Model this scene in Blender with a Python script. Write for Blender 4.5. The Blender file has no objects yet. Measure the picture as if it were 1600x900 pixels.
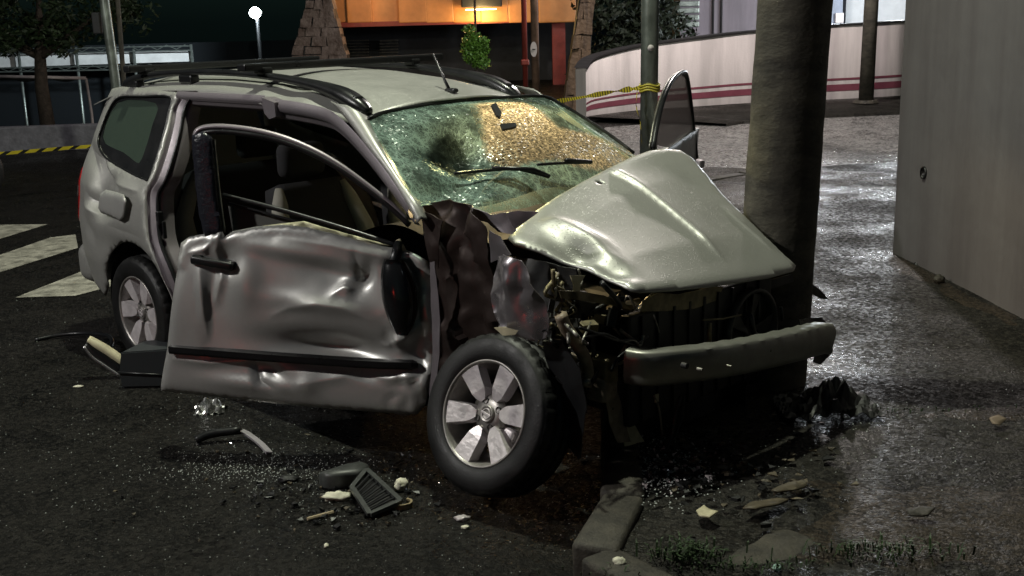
import bpy, bmesh, math, random
from math import pi, sin, cos, radians, sqrt, exp, atan2
from mathutils import Vector, Matrix, noise, geometry

random.seed(7)
S = bpy.context.scene
C = S.collection
# ------------------------------------------------------------------ camera
FPX, CAMH, PITCH, ROLL = 1800.25, 1.8257, 0.231935, 0.025976
cd = bpy.data.cameras.new('camera'); cam = bpy.data.objects.new('camera', cd); C.objects.link(cam)
cd.sensor_width = 36.0; cd.lens = FPX / 1600 * 36.0; cd.clip_end = 600; cd.clip_start = .05
_fw = Vector((0, cos(PITCH), -sin(PITCH))); _r = Vector((1, 0, 0)); _u = _r.cross(_fw)
_r2 = _r * cos(ROLL) - _u * sin(ROLL); _u2 = _u * cos(ROLL) + _r * sin(ROLL)
cam.matrix_world = Matrix((( _r2.x, _u2.x, -_fw.x, 0), (_r2.y, _u2.y, -_fw.y, 0), (_r2.z, _u2.z, -_fw.z, CAMH), (0, 0, 0, 1)))
S.camera = cam
# ------------------------------------------------------------------ world: night sky
w = bpy.data.worlds.new('World'); S.world = w; w.use_nodes = True
wn = w.node_tree; bg = wn.nodes['Background']
sky = wn.nodes.new('ShaderNodeTexSky'); sky.sky_type = 'NISHITA'; sky.sun_disc = False
sky.sun_elevation = radians(18); sky.sun_rotation = radians(200)
tint = wn.nodes.new('ShaderNodeMix'); tint.data_type = 'RGBA'; tint.blend_type = 'MULTIPLY'; tint.inputs[0].default_value = 1; tint.inputs[7].default_value = (.35, .75, 1, 1)   # night air
wn.links.new(sky.outputs[0], tint.inputs[6]); wn.links.new(tint.outputs[2], bg.inputs[0]); bg.inputs[1].default_value = 0.0018
sd = bpy.data.lights.new('moon', 'SUN'); sd.energy = 0.004; sd.angle = radians(.5); sd.color = (.8, .9, 1)
so = bpy.data.objects.new('moon', sd); C.objects.link(so); so.rotation_euler = (radians(50), 0, radians(30))
S.view_settings.view_transform = 'Standard'; S.view_settings.look = 'None'
S.view_settings.exposure = 0.0; S.view_settings.gamma = 1.0
try:
    S.cycles.max_bounces = 8; S.cycles.transparent_max_bounces = 16; S.cycles.sample_clamp_indirect = 4
except Exception: pass

# ------------------------------------------------------------------ helpers
CAMP = Vector((0, 0, CAMH))
def ray(x, y): return _fw + _r2 * ((x - 800) / FPX) + _u2 * ((450 - y) / FPX)
def onz(x, y, z=0.0):
    d = ray(x, y); return CAMP + d * ((z - CAMH) / d.z)
def at(x, y, Y):
    d = ray(x, y); return CAMP + d * (Y / d.y)
CX, CY, YAW = -1.42955, 6.61508, -0.781805
CF = Vector((cos(YAW), sin(YAW), 0)); CL = Vector((-sin(YAW), cos(YAW), 0)); C0 = Vector((CX, CY, 0))
def tocar(P): D = P - C0; return Vector((D.dot(CF), D.dot(CL), P.z))
def toworld(q): return C0 + CF * q[0] + CL * q[1] + Vector((0, 0, q[2]))
def onv(x, y, v):
    d = ray(x, y); D = CAMP - C0; return tocar(CAMP + d * ((v - D.dot(CL)) / d.dot(CL)))
def onu(x, y, u):
    d = ray(x, y); D = CAMP - C0; return tocar(CAMP + d * ((u - D.dot(CF)) / d.dot(CF)))
def onplane(x, y, p0, n):   # world plane
    d = ray(x, y); return CAMP + d * ((p0 - CAMP).dot(n) / d.dot(n))
def interp(x, xs, ys):
    if x <= xs[0]: return ys[0]
    for i in range(1, len(xs)):
        if x <= xs[i]:
            t = (x - xs[i-1]) / (xs[i] - xs[i-1]); return ys[i-1] + t * (ys[i] - ys[i-1])
    return ys[-1]
def sstep(a, b, x):
    t = max(0, min(1, (x - a) / (b - a))); return t * t * (3 - 2 * t)
def nz(x, y=0, z=0, s=1): return noise.noise(Vector((x * s, y * s, z * s)))
def gs(a, b, a0, b0, ra, rb, rot=0):
    da, db = a - a0, b - b0
    if rot: da, db = da * cos(rot) + db * sin(rot), -da * sin(rot) + db * cos(rot)
    return exp(-(da / ra) ** 2 - (db / rb) ** 2)
def spline(pts, n=8, closed=False):
    pts = [Vector(p) for p in pts]; out = []; N = len(pts)
    for i in range(N if closed else N - 1):
        if closed: p0, p1, p2, p3 = pts[i-1], pts[i], pts[(i+1) % N], pts[(i+2) % N]
        else:
            p1, p2 = pts[i], pts[i+1]
            p0 = pts[i-1] if i > 0 else p1 * 2 - p2
            p3 = pts[i+2] if i + 2 < N else p2 * 2 - p1
        for k in range(n):
            t = k / n
            out.append(0.5 * ((2 * p1) + (p2 - p0) * t + (2*p0 - 5*p1 + 4*p2 - p3) * t*t + (3*p1 - p0 - 3*p2 + p3) * t**3))
    if not closed: out.append(pts[-1].copy())
    return out

MATS = {}
def link(nt, a, b): nt.links.new(a, b)
def mat(name, col=(.5, .5, .5), rough=.5, metal=0.0, var=.0, vscale=5, bump=0.0, bscale=60, rvar=0.0, coat=0.0, spec=.5,
        emit=None, estr=0, trans=0, alpha=1, col2=None, bump2=0, bscale2=6, detail=5, streak=False):
    if name in MATS: return MATS[name]
    m = bpy.data.materials.new(name); m.use_nodes = True; nt = m.node_tree
    b = nt.nodes['Principled BSDF']
    b.inputs['Base Color'].default_value = (*col, 1); b.inputs['Roughness'].default_value = rough
    b.inputs['Metallic'].default_value = metal; b.inputs['Coat Weight'].default_value = coat
    b.inputs['Coat Roughness'].default_value = .08
    b.inputs['Specular IOR Level'].default_value = spec
    b.inputs['Transmission Weight'].default_value = trans; b.inputs['Alpha'].default_value = alpha
    if emit: b.inputs['Emission Color'].default_value = (*emit, 1); b.inputs['Emission Strength'].default_value = estr
    tc = nt.nodes.new('ShaderNodeTexCoord'); vec = tc.outputs['Object']
    if streak == 'h':
        mp = nt.nodes.new('ShaderNodeMapping'); mp.inputs['Scale'].default_value = (1, 1, 1.8); link(nt, vec, mp.inputs[0]); vs = vec = mp.outputs[0]
    elif streak:
        mp = nt.nodes.new('ShaderNodeMapping'); mp.inputs['Scale'].default_value = (1, 1, .12); link(nt, vec, mp.inputs[0]); vs = mp.outputs[0]
    else: vs = vec
    if var or col2 or rvar:
        n = nt.nodes.new('ShaderNodeTexNoise'); n.inputs['Scale'].default_value = vscale; n.inputs['Detail'].default_value = detail
        n.inputs['Roughness'].default_value = .65; link(nt, vs, n.inputs['Vector'])
        if var or col2:
            r = nt.nodes.new('ShaderNodeMix'); r.data_type = 'RGBA'
            c2 = col2 if col2 else tuple(c * (1 - var) for c in col)
            r.inputs[6].default_value = (*c2, 1); r.inputs[7].default_value = (*(col if col2 else tuple(min(1, c * (1 + var)) for c in col)), 1)
            cr = nt.nodes.new('ShaderNodeMapRange'); cr.inputs[1].default_value = .35; cr.inputs[2].default_value = .65
            link(nt, n.outputs['Fac'], cr.inputs[0]); link(nt, cr.outputs[0], r.inputs[0]); link(nt, r.outputs[2], b.inputs['Base Color'])
        if rvar:
            cr = nt.nodes.new('ShaderNodeMapRange'); cr.inputs[1].default_value = .3; cr.inputs[2].default_value = .7
            cr.inputs[3].default_value = max(.02, rough - rvar); cr.inputs[4].default_value = min(1, rough + rvar)
            link(nt, n.outputs['Fac'], cr.inputs[0]); link(nt, cr.outputs[0], b.inputs['Roughness'])
    last = None
    for (bs, sc, dt) in ((bump2, bscale2, 3), (bump, bscale, 3)):
        if bs:
            n = nt.nodes.new('ShaderNodeTexNoise'); n.inputs['Scale'].default_value = sc; n.inputs['Detail'].default_value = dt; link(nt, vec, n.inputs['Vector'])
            bp = nt.nodes.new('ShaderNodeBump'); bp.inputs['Strength'].default_value = bs; bp.inputs['Distance'].default_value = .6 / sc
            link(nt, n.outputs['Fac'], bp.inputs['Height'])
            if last: link(nt, last, bp.inputs['Normal'])
            last = bp.outputs[0]
    if last: link(nt, last, b.inputs['Normal'])
    MATS[name] = m; return m

def mesh(name, V, F, m, parent=None, smooth=False, loc=None):
    me = bpy.data.meshes.new(name); me.from_pydata([tuple(v) for v in V], [], F); me.validate()
    if m: me.materials.append(m)
    if smooth: me.polygons.foreach_set('use_smooth', [True] * len(me.polygons))
    o = bpy.data.objects.new(name, me); C.objects.link(o)
    if parent: o.parent = parent
    if loc is not None: o.location = loc
    return o
def bmobj(name, bm, m, parent=None, smooth=False):
    bmesh.ops.recalc_face_normals(bm, faces=bm.faces[:])
    me = bpy.data.meshes.new(name); bm.to_mesh(me); bm.free()
    if m: me.materials.append(m)
    if smooth: me.polygons.foreach_set('use_smooth', [True] * len(me.polygons))
    o = bpy.data.objects.new(name, me); C.objects.link(o)
    if parent: o.parent = parent
    return o
def tag(o, label=None, cat=None, group=None, kind=None):
    if label: o['label'] = label
    if cat: o['category'] = cat
    if group: o['group'] = group
    if kind: o['kind'] = kind
    return o
def thing(name, label, cat, loc=(0, 0, 0), rz=0, group=None):
    o = bpy.data.objects.new(name, None); C.objects.link(o); o.location = loc; o.rotation_euler = (0, 0, rz)
    o.empty_display_size = .1
    return tag(o, label, cat, group)
def addbox(bm, c, s, rot=None, bev=0, seg=2):
    M = Matrix.Translation(Vector(c)) @ (rot.to_4x4() if rot else Matrix()) @ Matrix.Diagonal((s[0], s[1], s[2], 1))
    r = bmesh.ops.create_cube(bm, size=1, matrix=M)
    if bev:
        ed = list({e for v in r['verts'] for e in v.link_edges})
        bmesh.ops.bevel(bm, geom=ed, offset=bev, segments=seg, affect='EDGES', profile=.5)
def box(name, c, s, m, parent=None, rot=None, bev=0.0, seg=2, smooth=False):
    bm = bmesh.new(); addbox(bm, c, s, rot, bev, seg); return bmobj(name, bm, m, parent, smooth)
def tubegeo(path, r, n=10, caps=True, sq=None):
    """sweep circle of radius r (float or list) or profile sq [(a,b)] along path"""
    path = [Vector(p) for p in path]; V = []; F = []; N = len(path)
    T = [(path[min(i+1, N-1)] - path[max(i-1, 0)]).normalized() for i in range(N)]
    up = Vector((0, 0, 1)) if abs(T[0].z) < .9 else Vector((1, 0, 0))
    a = T[0].cross(up).normalized(); k = n if sq is None else len(sq)
    for i in range(N):
        if i: a = (a - T[i] * a.dot(T[i])).normalized()
        b = a.cross(T[i]); rr = r[i] if isinstance(r, (list, tuple)) else r
        for j in range(k):
            if sq is None: A, B = cos(2*pi*j/k), sin(2*pi*j/k)
            else: A, B = sq[j]
            V.append(path[i] + a * A * rr + b * B * rr)
    for i in range(N - 1):
        for j in range(k): F.append((i*k+j, i*k+(j+1) % k, (i+1)*k+(j+1) % k, (i+1)*k+j))
    if caps: F.append(tuple(range(k))[::-1]); F.append(tuple((N-1)*k + j for j in range(k)))
    return V, F
def tube(name, path, r, m, parent=None, n=10, smooth=True, sq=None):
    V, F = tubegeo(path, r, n, True, sq); return mesh(name, V, F, m, parent, smooth)
def join(geos):
    V = []; F = []
    for v, f in geos:
        o = len(V); V += list(v); F += [tuple(i + o for i in q) for q in f]
    return V, F
def inpoly(x, y, P):
    c = False; n = len(P); j = n - 1
    for i in range(n):
        if (P[i][1] > y) != (P[j][1] > y) and x < (P[j][0]-P[i][0]) * (y-P[i][1]) / (P[j][1]-P[i][1]) + P[i][0]: c = not c
        j = i
    return c
def resamp(P, step):
    out = []
    for i in range(len(P)):
        a, b = Vector(P[i]).to_2d(), Vector(P[(i+1) % len(P)]).to_2d(); n = max(1, int((b - a).length / step))
        for k in range(n): out.append(a.lerp(b, k / n))
    return out
def edist(x, y, P):
    d = 9; p = Vector((x, y))
    for i in range(len(P)):
        a = P[i-1]; ab = P[i] - a; l = ab.length_squared
        t = 0 if l == 0 else max(0, min(1, (p - a).dot(ab) / l)); d = min(d, (p - a - ab * t).length)
    return d
def skin(outline, holes, fn, step, extra=()):
    """triangulated sheet over a 2D outline (with holes), lifted to 3D by fn(a, b, distance_to_edge)"""
    loops = [resamp(o, step) for o in [outline] + list(holes)]
    V2 = []; E = []
    for L in loops:
        o = len(V2); V2 += L; E += [(o + i, o + (i+1) % len(L)) for i in range(len(L))]
    EX = []
    for P_ in extra:      # crease lines: vertices on the line and a little to both sides keep them crisp
        for i in range(len(P_) - 1):
            a, b = P_[i], P_[i+1]; d_ = (b - a); n_ = max(1, int(d_.length / (step * .6))); pr_ = Vector((-d_.y, d_.x)).normalized()
            for k in range(n_):
                for o_ in (-.006, 0, .006):
                    q = a + d_ * (k / n_) + pr_ * o_
                    if inpoly(q.x, q.y, loops[0]) and not any(inpoly(q.x, q.y, h) for h in loops[1:]): EX.append(q)
    V2 += EX
    xs = [p.x for p in loops[0]]; ys = [p.y for p in loops[0]]
    x = min(xs); r = 0
    while x < max(xs):
        y = min(ys) + (step/2 if r % 2 else 0)
        while y < max(ys):
            q = Vector((x, y))
            if inpoly(x, y, loops[0]) and not any(inpoly(x, y, h) for h in loops[1:]):
                if min(min((q - p).length for p in L) for L in loops) > step * .45 and (not EX or min((q - p).length_squared for p in EX) > (step * .4) ** 2): V2.append(q)
            y += step
        x += step * .87; r += 1
    v, e, f, _, _, _ = geometry.delaunay_2d_cdt(V2, E, [], 0, 1e-6)
    F = []
    for t in f:
        cx = sum(v[i].x for i in t) / len(t); cy = sum(v[i].y for i in t) / len(t)
        if inpoly(cx, cy, loops[0]) and not any(inpoly(cx, cy, h) for h in loops[1:]): F.append(tuple(t))
    return [Vector(fn(p.x, p.y, edist(p.x, p.y, loops[0]))) for p in v], F
def solid(o, t, off=-1):
    md = o.modifiers.new('Solidify', 'SOLIDIFY'); md.thickness = t; md.offset = off; md.use_rim = True; return o
def grid(nu, nv, fn):
    V = [fn(i / nu, j / nv) for i in range(nu + 1) for j in range(nv + 1)]
    F = [(i*(nv+1)+j, (i+1)*(nv+1)+j, (i+1)*(nv+1)+j+1, i*(nv+1)+j+1) for i in range(nu) for j in range(nv)]
    return V, F
def loft(rows, closed=False):
    n = len(rows[0]); V = [p for r in rows for p in r]; F = []
    for i in range(len(rows) - 1):
        for j in range(n if closed else n - 1): F.append((i*n+j, i*n+(j+1) % n, (i+1)*n+(j+1) % n, (i+1)*n+j))
    return V, F
def lathe(prof, n=48, axis='y', fn=None):
    """prof [(r, h)] about the y axis"""
    V = []; F = []; k = len(prof)
    for i in range(n):
        a = 2*pi*i/n
        for j, (r, h) in enumerate(prof):
            if fn: r, h = fn(i, j, r, h)
            V.append(Vector((r*cos(a), h, r*sin(a))))
    for i in range(n):
        for j in range(k - 1): F.append((i*k+j, ((i+1) % n)*k+j, ((i+1) % n)*k+j+1, i*k+j+1))
    return V, F
def plight(name, loc, power, col, r=.12, parent=None, spot=None, target=None, blend=.4):
    l = bpy.data.lights.new(name, 'SPOT' if spot else 'POINT'); l.energy = power; l.color = col; l.shadow_soft_size = r
    o = bpy.data.objects.new(name, l); C.objects.link(o); o.location = loc
    if parent: o.parent = parent
    if spot:
        l.spot_size = spot; l.spot_blend = blend
        o.rotation_euler = (Vector(target) - Vector(loc)).to_track_quat('-Z', 'Y').to_euler()
    return o
# ================================================================== materials of the place
def ground_mat(name, c1, c2, stone, rlo, rhi, bstr, wet_scale=.55, spec=.13):
    m = bpy.data.materials.new(name); m.use_nodes = True; nt = m.node_tree; N = nt.nodes; b = N['Principled BSDF']
    tc = N.new('ShaderNodeTexCoord'); vec = tc.outputs['Object']
    vo = N.new('ShaderNodeTexVoronoi'); vo.inputs['Scale'].default_value = stone; link(nt, vec, vo.inputs['Vector'])
    n1 = N.new('ShaderNodeTexNoise'); n1.inputs['Scale'].default_value = 3.1; n1.inputs['Detail'].default_value = 8; n1.inputs['Roughness'].default_value = .7; link(nt, vec, n1.inputs['Vector'])
    n2 = N.new('ShaderNodeTexNoise'); n2.inputs['Scale'].default_value = wet_scale; n2.inputs['Detail'].default_value = 6; n2.inputs['Roughness'].default_value = .6; link(nt, vec, n2.inputs['Vector'])
    mx = N.new('ShaderNodeMix'); mx.data_type = 'RGBA'; mx.inputs[6].default_value = (*c1, 1); mx.inputs[7].default_value = (*c2, 1)
    ad = N.new('ShaderNodeMath'); ad.operation = 'MULTIPLY_ADD'; ad.inputs[1].default_value = 1.5
    sx = N.new('ShaderNodeSeparateColor'); link(nt, vo.outputs['Color'], sx.inputs[0]); pw_ = N.new('ShaderNodeMath'); pw_.operation = 'POWER'; pw_.inputs[1].default_value = 3.0; link(nt, sx.outputs[0], pw_.inputs[0]); link(nt, pw_.outputs[0], ad.inputs[0])
    mr0 = N.new('ShaderNodeMapRange'); mr0.inputs[1].default_value = .35; mr0.inputs[2].default_value = .7; mr0.inputs[3].default_value = -.1; mr0.inputs[4].default_value = .6
    link(nt, n1.outputs['Fac'], mr0.inputs[0]); link(nt, mr0.outputs[0], ad.inputs[2]); link(nt, ad.outputs[0], mx.inputs[0])
    link(nt, mx.outputs[2], b.inputs['Base Color'])
    mr = N.new('ShaderNodeMapRange'); mr.inputs[1].default_value = .38; mr.inputs[2].default_value = .62; mr.inputs[3].default_value = rlo; mr.inputs[4].default_value = rhi
    link(nt, n2.outputs['Fac'], mr.inputs[0]); rg = N.new('ShaderNodeMath'); rg.operation = 'MULTIPLY_ADD'; rg.inputs[1].default_value = .45; link(nt, sx.outputs[1], rg.inputs[0])
    rs = N.new('ShaderNodeMath'); rs.operation = 'SUBTRACT'; rs.inputs[1].default_value = .18; rs.use_clamp = True; link(nt, mr.outputs[0], rs.inputs[0]); link(nt, rs.outputs[0], rg.inputs[2]); link(nt, rg.outputs[0], b.inputs['Roughness'])
    bs = N.new('ShaderNodeMapRange'); bs.inputs[1].default_value = .36; bs.inputs[2].default_value = .55; bs.inputs[3].default_value = bstr * .35; bs.inputs[4].default_value = bstr
    link(nt, n2.outputs['Fac'], bs.inputs[0])
    b.inputs['Specular IOR Level'].default_value = spec
    b1 = N.new('ShaderNodeBump'); b1.inputs['Distance'].default_value = .05; b1.inputs['Strength'].default_value = .35; link(nt, n1.outputs['Fac'], b1.inputs['Height'])
    bp = N.new('ShaderNodeBump'); bp.invert = True; bp.inputs['Distance'].default_value = .45 / stone; link(nt, bs.outputs[0], bp.inputs['Strength'])
    n3 = N.new('ShaderNodeTexNoise'); n3.inputs['Scale'].default_value = stone * 1.5; n3.inputs['Detail'].default_value = 2; link(nt, vec, n3.inputs['Vector'])
    hm = N.new('ShaderNodeMath'); hm.operation = 'MULTIPLY_ADD'; hm.inputs[1].default_value = -1.6; link(nt, n3.outputs['Fac'], hm.inputs[0])
    h2_ = N.new('ShaderNodeMath'); h2_.operation = 'MULTIPLY'; h2_.inputs[1].default_value = .45; link(nt, sx.outputs[1], h2_.inputs[0]); link(nt, h2_.outputs[0], hm.inputs[2])
    link(nt, hm.outputs[0], bp.inputs['Height']); link(nt, b1.outputs[0], bp.inputs['Normal']); link(nt, bp.outputs[0], b.inputs['Normal'])
    return m
M_asph = ground_mat('asphalt', (.0018, .0018, .0018), (.02, .0185, .016), 70, .3, .58, 1.0)
M_side = ground_mat('wet_concrete', (.006, .0055, .005), (.036, .033, .028), 55, .28, .72, 1.0, 1.1, .16)
M_wetroad = ground_mat('wet_worn_asphalt', (.02, .02, .02), (.34, .33, .32), 34, .2, .5, 1.0, .7, .7)
M_soil = ground_mat('mud', (.009, .007, .005), (.05, .038, .027), 75, .34, .65, 1.0, 1.9, .22)
M_kerb = mat('kerb_concrete', (.046, .040, .030), .7, var=.5, vscale=9, bump=.5, bscale=80)
M_paint = mat('road_paint', (.30, .29, .24), .6, var=.45, vscale=9, bump=.4, bscale=120, rvar=.15)
M_plast = mat('grey_plaster', (.15, .14, .142), .75, col2=(.105, .094, .096), vscale=2.6, detail=9, bump=.05, bscale=90, streak=True, bump2=.08, bscale2=3)
M_pole = mat('pole_concrete', (.10, .09, .07), .85, col2=(.038, .034, .028), vscale=5, bump=.2, bscale=45, bump2=.12, bscale2=10, streak='h')
M_galv = mat('galvanised_steel', (.26, .29, .26), .38, .7, var=.2, vscale=8, rvar=.1)
M_white = mat('white_plaster', (.55, .50, .495), .7, var=.22, vscale=1.6, streak=True, bump=.15, bscale=30)
M_pink = mat('maroon_paint', (.24, .065, .095), .6, var=.15, vscale=4)
M_dark = mat('dark_coping', (.03, .028, .03), .6)
M_mauve = mat('mauve_wall', (.22, .19, .215), .75, var=.2, vscale=2, streak=True)
M_lowwall = mat('low_wall', (.17, .165, .19), .8, var=.25, vscale=6, bump=.3, bscale=20)
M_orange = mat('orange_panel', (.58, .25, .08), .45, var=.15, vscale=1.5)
M_redst = mat('red_steel', (.22, .035, .025), .5, var=.2)
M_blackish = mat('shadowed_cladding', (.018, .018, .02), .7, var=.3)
M_stone = mat('pier_stone', (.26, .20, .17), .8, col2=(.10, .065, .05), vscale=3, bump=.8, bscale=7)
M_wood = mat('pier_wood', (.20, .13, .08), .75, col2=(.07, .045, .03), vscale=6, bump=.6, bscale=12, streak=True)
M_bark = mat('bark', (.06, .045, .035), .9, var=.4, vscale=8, bump=.8, bscale=25)
M_leaf = mat('leaf', (.022, .04, .014), .6, var=.5, vscale=1.5)
M_leaf2 = mat('ivy_leaf', (.10, .22, .03), .5, var=.4, vscale=4)
M_grass = mat('weed', (.022, .045, .012), .55, var=.5, vscale=20)
M_lamp = mat('lamp_white', (1, 1, 1), .5, emit=(.85, .95, 1), estr=45)
M_lampw = mat('lamp_warm', (1, 1, 1), .5, emit=(1, .72, .3), estr=5)
M_lampk = mat('lamp_street', (1, 1, 1), .5, emit=(1, .95, .78), estr=60)
M_lampr = mat('lamp_red', (1, .1, .1), .5, emit=(1, .05, .03), estr=12)
M_black = mat('black_plastic', (.012, .012, .013), .38, rvar=.12, vscale=10)
M_tape = None

# ================================================================== ground
def gz(x, y): return -4.2 * sstep(18.5, 44, y) * (1 - sstep(-3.2, -1.0, x)) if y < 200 else -4.2
xs = sorted(set([-140, -90, -60, -45, -35, -28, -22, -18, -15, -12, -10, -8, -6, -5, -4, -3, -2, -1.5, -1, -.5, 0, .4, .8, 1.2, 1.6, 2, 3, 4, 6, 8, 12, 18, 30, 60, 140]))
ys = [-60, -30, -10, 0, 3, 6, 9, 12, 15, 18, 19, 20, 21, 22, 23, 24, 26, 28, 30, 32, 34, 37, 40, 44, 50, 60, 90, 150, 260]
V = [Vector((x, y, gz(x, y))) for x in xs for y in ys]; n = len(ys)
F = [(i*n+j, (i+1)*n+j, (i+1)*n+j+1, i*n+j+1) for i in range(len(xs)-1) for j in range(n-1)]
tag(mesh('road', V, F, M_asph, smooth=True), kind='structure')
# pavement corner where the nose of the car came to rest
KL = spline([(.20, 3.16, 0), (.25, 3.45, 0), (.37, 3.78, 0), (.43, 4.5, 0), (.52, 5.5, 0), (.75, 7.5, 0), (1.15, 9.6, 0), (1.8, 11.5, 0), (3.0, 12.5, 0), (5, 12.9, 0), (9, 13.2, 0)], 5)
SO = [(p.x, p.y) for p in KL] + [(9, 2.85), (1.6, 3.1)]
SO = [(x + .07, y) for x, y in SO]
V, F = skin(SO, [], lambda a, b, d: (a, b, .125 + .012 * nz(a, b, 0, 1.7) + .006 * nz(a, b, 3, 6)), .22)
side = tag(mesh('pavement', V, F, M_side, smooth=True), kind='structure')
# muddy verge strip across the pavement, worn patches of old concrete beside it
def patch(name, px, z, m, amp=.006, step=.08, sc=6):
    P = [onz(x, y, z) for x, y in px]; P = [(p.x, p.y) for p in spline(P, 3, True)]
    V, F = skin(P, [], lambda a, b, d: (a, b, z - .02 + amp * nz(a, b, 1, sc) + min(.02, d * .12)), step)
    return mesh(name, V, F, m, side, smooth=True)
patch('mud_verge', [(1180, 738), (1300, 742), (1420, 752), (1660, 765), (1680, 880), (1450, 888), (1250, 878), (1240, 830), (1290, 790)], .14, M_soil, .014, .05, 9)
patch('soil_bank', [(1340, 640), (1480, 634), (1660, 628), (1660, 650), (1480, 652), (1380, 652)], .14, M_soil, .01, .07, 9)
patch('concrete_patch', [(1090, 880), (1130, 845), (1215, 815), (1290, 830), (1280, 868), (1180, 885)], .14, M_kerb, .005, .08)
patch('wall_dirt', [(1388, 402), (1402, 396), (1440, 412), (1520, 452), (1620, 505), (1620, 530), (1520, 480), (1440, 440), (1400, 425)], .14, M_soil, .012, .08, 7)
patch('dirt_edge', [(1080, 262), (1200, 262), (1400, 268), (1420, 300), (1300, 318), (1150, 330), (1070, 310)], .13, M_soil, .02, .2, 3)
V, F = skin([(1.3, 13.2), (2.6, 13.35), (5, 13.5), (12, 13.8), (12, 21.5), (4.5, 20.5), (1.6, 19.0), (1.2, 16)], [], lambda a, b, d: (a, b, .006), .8)
tag(mesh('side_road', V, F, M_wetroad), kind='structure')
# kerb stones: separate blocks around the corner
def along(P, step):
    out = [P[0]]; acc = 0
    for i in range(1, len(P)):
        a, b = P[i-1], P[i]; L = (b - a).length; d = step - acc
        while d <= L: out.append(a.lerp(b, d / L)); d += step
        acc = (acc + L) % step
    return out
KP = along(spline([(6.0, 2.96, 0), (3, 3.0, 0), (1.4, 3.1, 0), (.55, 3.12, 0), (.27, 3.2, 0), (.25, 3.45, 0), (.37, 3.78, 0), (.43, 4.5, 0), (.52, 5.5, 0), (.75, 7.5, 0), (1.15, 9.6, 0), (1.8, 11.5, 0), (3.0, 12.5, 0)], 12), .46)
for i in range(len(KP) - 1):
    a, b = KP[i], KP[i+1]; d = b - a; L = d.length; mid = (a + b) / 2
    rot = Matrix.Rotation(atan2(d.y, d.x), 3, 'Z') @ Matrix.Rotation(random.uniform(-.02, .02), 3, 'X')
    bm = bmesh.new(); addbox(bm, (0, 0, 0), (L - .012, .15, .34), None, .018, 2)
    for v in bm.verts: v.co += Vector((nz(*v.co, 9), nz(*v.co, 9), nz(*v.co, 14))) * .012
    o = bmobj('kerb_stone', bm, M_kerb, side, True); o.matrix_local = Matrix.Translation((mid.x, mid.y, -.025 + random.uniform(-.008, .008))) @ rot.to_4x4()
# zebra crossing bars
for k, px in enumerate([[(-90, 372), (-20, 352), (75, 351), (-20, 380)], [(-160, 455), (78, 372), (118, 367), (122, 388), (-60, 445)], [(24, 466), (140, 420), (215, 418), (205, 440), (118, 463)]]):
    P = [onz(x, y, 0) for x, y in px]; P = [(p.x, p.y) for p in P]
    V, F = skin(P, [], lambda a, b, d: (a, b, .005), .3)
    tag(mesh('crossing_stripe', V, F, M_paint), kind='structure')

# ================================================================== concrete pole and the lamp on it
PB = Vector((1.195, 5.17, .12)); PT = PB + Vector((.36, .05, 8.4))
V = []; F = []; nseg = 44; nh = 90
for i in range(nh + 1):
    t = (i / nh) ** 1.6; c = PB.lerp(PT, t) - Vector((0, 0, .1 if i == 0 else 0)); r = .172 - .06 * t
    for j in range(nseg):
        a = 2*pi*j/nseg; dx, dy = cos(a), sin(a)
        rr = r + .004 * nz(dx*2, dy*2, c.z*3, 1.6) + .0035 * nz(dx*6, dy*6, c.z*9, 1.5) - .008 * max(0, nz(dx*5+9, dy*5, c.z*7, 1.3) - .38)
        V.append(c + Vector((dx * rr, dy * rr, 0)))
for i in range(nh):
    for j in range(nseg): F.append((i*nseg+j, i*nseg+(j+1) % nseg, (i+1)*nseg+(j+1) % nseg, (i+1)*nseg+j))
F.append(tuple(nh*nseg+j for j in range(nseg)))
pt = thing('concrete_pole', 'thick rough concrete utility pole directly behind the nose of the wrecked car', 'pole', PB)
mesh('shaft', [v - PB for v in V], F, M_pole, pt, True)
for zz in (3.0, 6.4):
    c = (PB.lerp(PT, zz / 8.4) - PB); tube('steel_band', [c + Vector((0, 0, -.03)), c + Vector((0, 0, .03))], .185 - .06 * zz / 8.4, M_galv, pt, 32)

def street_lamp(name, label, base, head, power, col, lm, pole_r=.06, radius=.15, group=None, spot=None, target=None, direct=True):
    """arm from base (top of a post) to head, luminaire, lens, light; all in world space under an Empty"""
    t = thing(name, label, 'street lamp', base, 0, group)
    b, h = Vector(base), Vector(head)
    q = h - b; horiz = Vector((q.x, q.y, 0))
    if direct:
        P = spline([(0, 0, 0), Vector((0, 0, q.z * .9)), Vector((0, 0, q.z)) + horiz * .15 + Vector((0, 0, .06)), q + Vector((0, 0, .08))], 8)
        tube('post', P, pole_r, M_galv, t, 12)
    else: tube('arm', spline([Vector((0, 0, -.3)), q * .5 + Vector((0, 0, .25)), q + Vector((0, 0, .08))], 8), pole_r, M_galv, t, 12)
    a = atan2(q.y, q.x) if horiz.length > .01 else 0; R = Matrix.Rotation(a, 3, 'Z')
    bm = bmesh.new(); addbox(bm, q + R @ Vector((.1, 0, .06)), (.55, .24, .1), R, .04, 3); bmobj('luminaire', bm, M_galv, t, True)
    box('lens', q + R @ Vector((.14, 0, .002)), (.34, .18, .02), lm, t, R)
    plight(name + '_light', q + R @ Vector((.14, 0, -.14)), power, col, radius, t, spot, (q + Vector((0, 0, -5)) if target is None else Vector(target) - b))
    return t
LK = (-.55, 5.9, 7.6)
street_lamp('street_lamp', 'street lamp arm fixed high on the concrete pole over the wrecked car', PB.lerp(PT, .83), LK, 1350, (.95, 1, .80), M_lampk, .03, .10, direct=False)
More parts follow.
